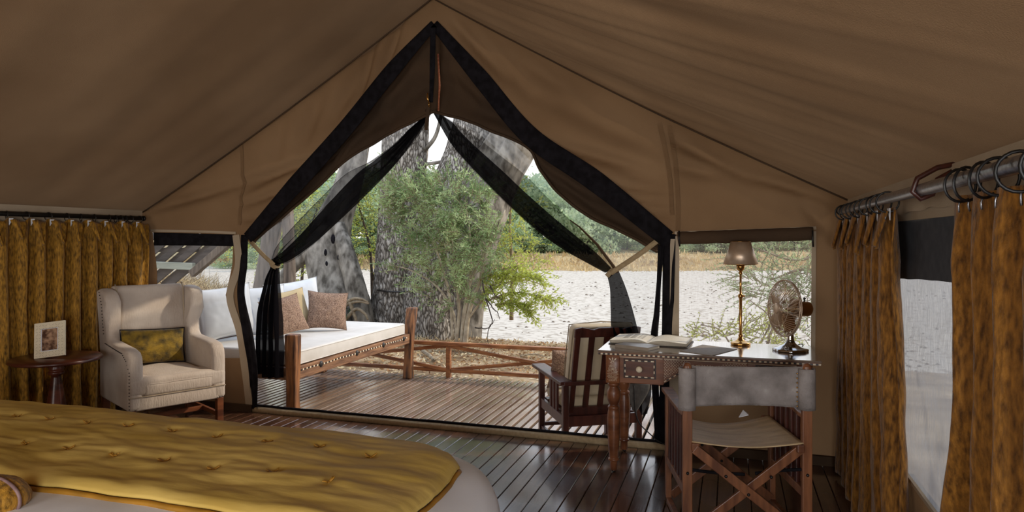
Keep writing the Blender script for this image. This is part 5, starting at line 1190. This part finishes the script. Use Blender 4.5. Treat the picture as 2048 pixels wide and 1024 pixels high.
def shrub(name, label, base, reg, n, lens, leafm, stems, twigm='twig', cat='shrub', group=None, **k):
    t = thing(name, label, cat, base, 0, group)
    S, Dd = cloud(reg, n); twigs(name, t, S, Dd, [R.uniform(*lens) for _ in S], leafm, twigm, **k)
    for pts, r_ in stems:
        P = smooth_path(pts, 16); mb = MB(); mb.tube(P, [lerp(r_, r_*.4, i/15) for i in range(16)], 7); obj('stem', mb, twigm, t, smooth=True, world=True)
    return t
shrub('slender_tree', 'slender young tree with yellow green leaves right of the big tree', T(1023,560,15), [(T(1015,440,15), .55, .6, 2, .4), (T(1040,520,15), .5, .45, 1.4, .4), (T(1000,380,15), .4, .4, .6, .3)], 240, (.3, .7), 'leaf_yellow', [([T(1023,640,15), T(1024,540,15), T(1020,450,15), T(1024,380,15)], .05)], cat='tree', leaf=.07, lw=.03, gap=.05, droop=.25)
shrub('thorn_shrub', 'yellow green trailing thorn shrub between the two big trunks', T(735,560,14.3), [(T(735,470,14.3), .55, .9, 2, .4), (T(760,400,14.3), .4, .5, 1, .3), (T(700,400,14.3), .5, .5, 1, .3)], 260, (.3, .9), 'leaf_yellow', [([T(745,600,14.3), T(740,500,14.3), T(720,420,14.3), T(705,360,14.3)], .04), ([T(745,560,14.3), T(765,480,14.3), T(775,400,14.3)], .03)], leaf=.06, lw=.026, gap=.05, droop=.7, twigm='twig_d' if 'twig_d' in MATS else 'twig_dark')
shrub('thorn_shrub', 'tangled brown and yellow thorn shrub behind the leaning poles', T(560,590,16), [(T(530,440,16), 1.2, .9, 2, .6), (T(590,430,16), .9, .9, 2, .6), (T(620,560,16), .8, .3, .6, .4)], 330, (.4, 1.0), 'leaf_yellow', [([T(560,640,16), T(550,500,16), T(530,400,16)], .05), ([T(600,620,16), T(610,500,16), T(640,400,16)], .05)], leaf=.07, lw=.03, gap=.06, droop=.5, twigm='twig_dark')
shrub('low_plant', 'low blue green plant at the foot of the left tree trunk', T(650,640,12.0), [(T(655,625,12.0), .35, .16, 1, .3)], 60, (.1, .3), 'leaf_dusky', [], leaf=.07, lw=.04, gap=.03, droop=.2)
shrub('drooping_tree', 'feathery green tree drooping into the right-hand window view', T(1640,640,9.5), [(T(1590,540,9.5), .75, .50, 3, .5), (T(1610,620,9.5), .3, .5, 1.4, .4), (T(1540,570,9.5), .35, .30, 1, .3)], 380, (.2, .5), 'leaf_green', [([T(1700,600,9.5), T(1620,540,9.5), T(1540,560,9.5)], .03), ([T(1700,480,9.5), T(1600,520,9.5), T(1520,500,9.5)], .025), ([T(1690,760,9.5), T(1660,640,9.5), T(1640,500,9.5)], .06)], cat='tree', leaf=.045, lw=.014, gap=.028, droop=.15)
shrub('low_bush', 'small bright green bush low in the right-hand window view', on_z(1490,690,-.45), [(T(1480,665,8.4), .50, .13, 2, .3), (T(1540,670,8.4), .25, .2, 1, .2), (T(1410,668,8.4), .25, .06, .4, .2)], 150, (.1, .3), 'leaf_yellow', [([T(1470,705,8.4), T(1440,660,8.4), T(1400,650,8.4)], .012), ([T(1510,705,8.4), T(1540,640,8.4), T(1500,600,8.4)], .012), ([T(1530,705,8.4), T(1550,650,8.4), T(1590,630,8.4)], .02)], leaf=.035, lw=.016, gap=.03, droop=.0)

shrub('dimming_shrub', 'added dusky shrub darkening the screen of the right wall', (2.6, 3.6, -.4), [(Vector((2.6, 3.4, .9)), .9, .8, 2, 1.4), (Vector((2.8, 2.2, .7)), .7, .7, 1, .8)], 320, (.3, .6), 'leaf_dusky', [([(2.6, 3.6, -.4), (2.5, 3.5, .4), (2.7, 3.2, 1.2)], .03)], leaf=.07, lw=.03, gap=.04, droop=.2)  # added outside the right wall to darken and vary the screen
# far bank: trees, bushes and grass clumps, each a thing of its own, from a few shared meshes
def far_mesh(nm, mtl, n, shp, seed):
    g_ = np.random.default_rng(seed); k = 26; Cn = g_.normal(size=(k, 3))*np.array([.36, .36, .26])+np.array([0, 0, .58]); Cn[:, 2] = np.clip(Cn[:, 2], .12, .95)
    P = Cn[g_.integers(0, k, n)]+g_.normal(size=(n, 3))*np.array([.10, .10, .075]); D = g_.normal(size=(n, 3)); D /= np.linalg.norm(D, axis=1)[:, None]
    P[:, 2] = np.maximum(P[:, 2], .02)
    r = bpy.data.objects.new(nm, None); link(r); WM[r.name] = Matrix.Identity(4)
    lv = quads('foliage', P, D, g_.uniform(.035, .08, n), g_.uniform(.025, .055, n), mtl, r); lv['kind'] = 'stuff'
    mb = MB(); mb.tube([(0, 0, -.1), (.01, 0, .3), (0, .02, .7)], [.022, .018, .008], 8)
    for i in range(5): mb.tube([(0, 0, .15+.08*i), tuple(Cn[i])], [.012, .004], 5)
    obj('trunk', mb, 'twig_dark', r); return r
def place(proto, used, p, s_, label, cat, group):
    o = proto if not used else dup(proto); o.location = p; o.scale = s_; o.rotation_euler = (0, 0, R.uniform(0, 6.28)); return props(o, label, cat, group)
ft = [far_mesh('far_tree', 'leaf_far_hazy', 5200, 0, 1), far_mesh('far_tree', 'leaf_far_blue_hazy', 5200, 0, 2), far_mesh('far_bush', 'leaf_far_hazy', 5000, 0, 3)]
used = [0, 0, 0]
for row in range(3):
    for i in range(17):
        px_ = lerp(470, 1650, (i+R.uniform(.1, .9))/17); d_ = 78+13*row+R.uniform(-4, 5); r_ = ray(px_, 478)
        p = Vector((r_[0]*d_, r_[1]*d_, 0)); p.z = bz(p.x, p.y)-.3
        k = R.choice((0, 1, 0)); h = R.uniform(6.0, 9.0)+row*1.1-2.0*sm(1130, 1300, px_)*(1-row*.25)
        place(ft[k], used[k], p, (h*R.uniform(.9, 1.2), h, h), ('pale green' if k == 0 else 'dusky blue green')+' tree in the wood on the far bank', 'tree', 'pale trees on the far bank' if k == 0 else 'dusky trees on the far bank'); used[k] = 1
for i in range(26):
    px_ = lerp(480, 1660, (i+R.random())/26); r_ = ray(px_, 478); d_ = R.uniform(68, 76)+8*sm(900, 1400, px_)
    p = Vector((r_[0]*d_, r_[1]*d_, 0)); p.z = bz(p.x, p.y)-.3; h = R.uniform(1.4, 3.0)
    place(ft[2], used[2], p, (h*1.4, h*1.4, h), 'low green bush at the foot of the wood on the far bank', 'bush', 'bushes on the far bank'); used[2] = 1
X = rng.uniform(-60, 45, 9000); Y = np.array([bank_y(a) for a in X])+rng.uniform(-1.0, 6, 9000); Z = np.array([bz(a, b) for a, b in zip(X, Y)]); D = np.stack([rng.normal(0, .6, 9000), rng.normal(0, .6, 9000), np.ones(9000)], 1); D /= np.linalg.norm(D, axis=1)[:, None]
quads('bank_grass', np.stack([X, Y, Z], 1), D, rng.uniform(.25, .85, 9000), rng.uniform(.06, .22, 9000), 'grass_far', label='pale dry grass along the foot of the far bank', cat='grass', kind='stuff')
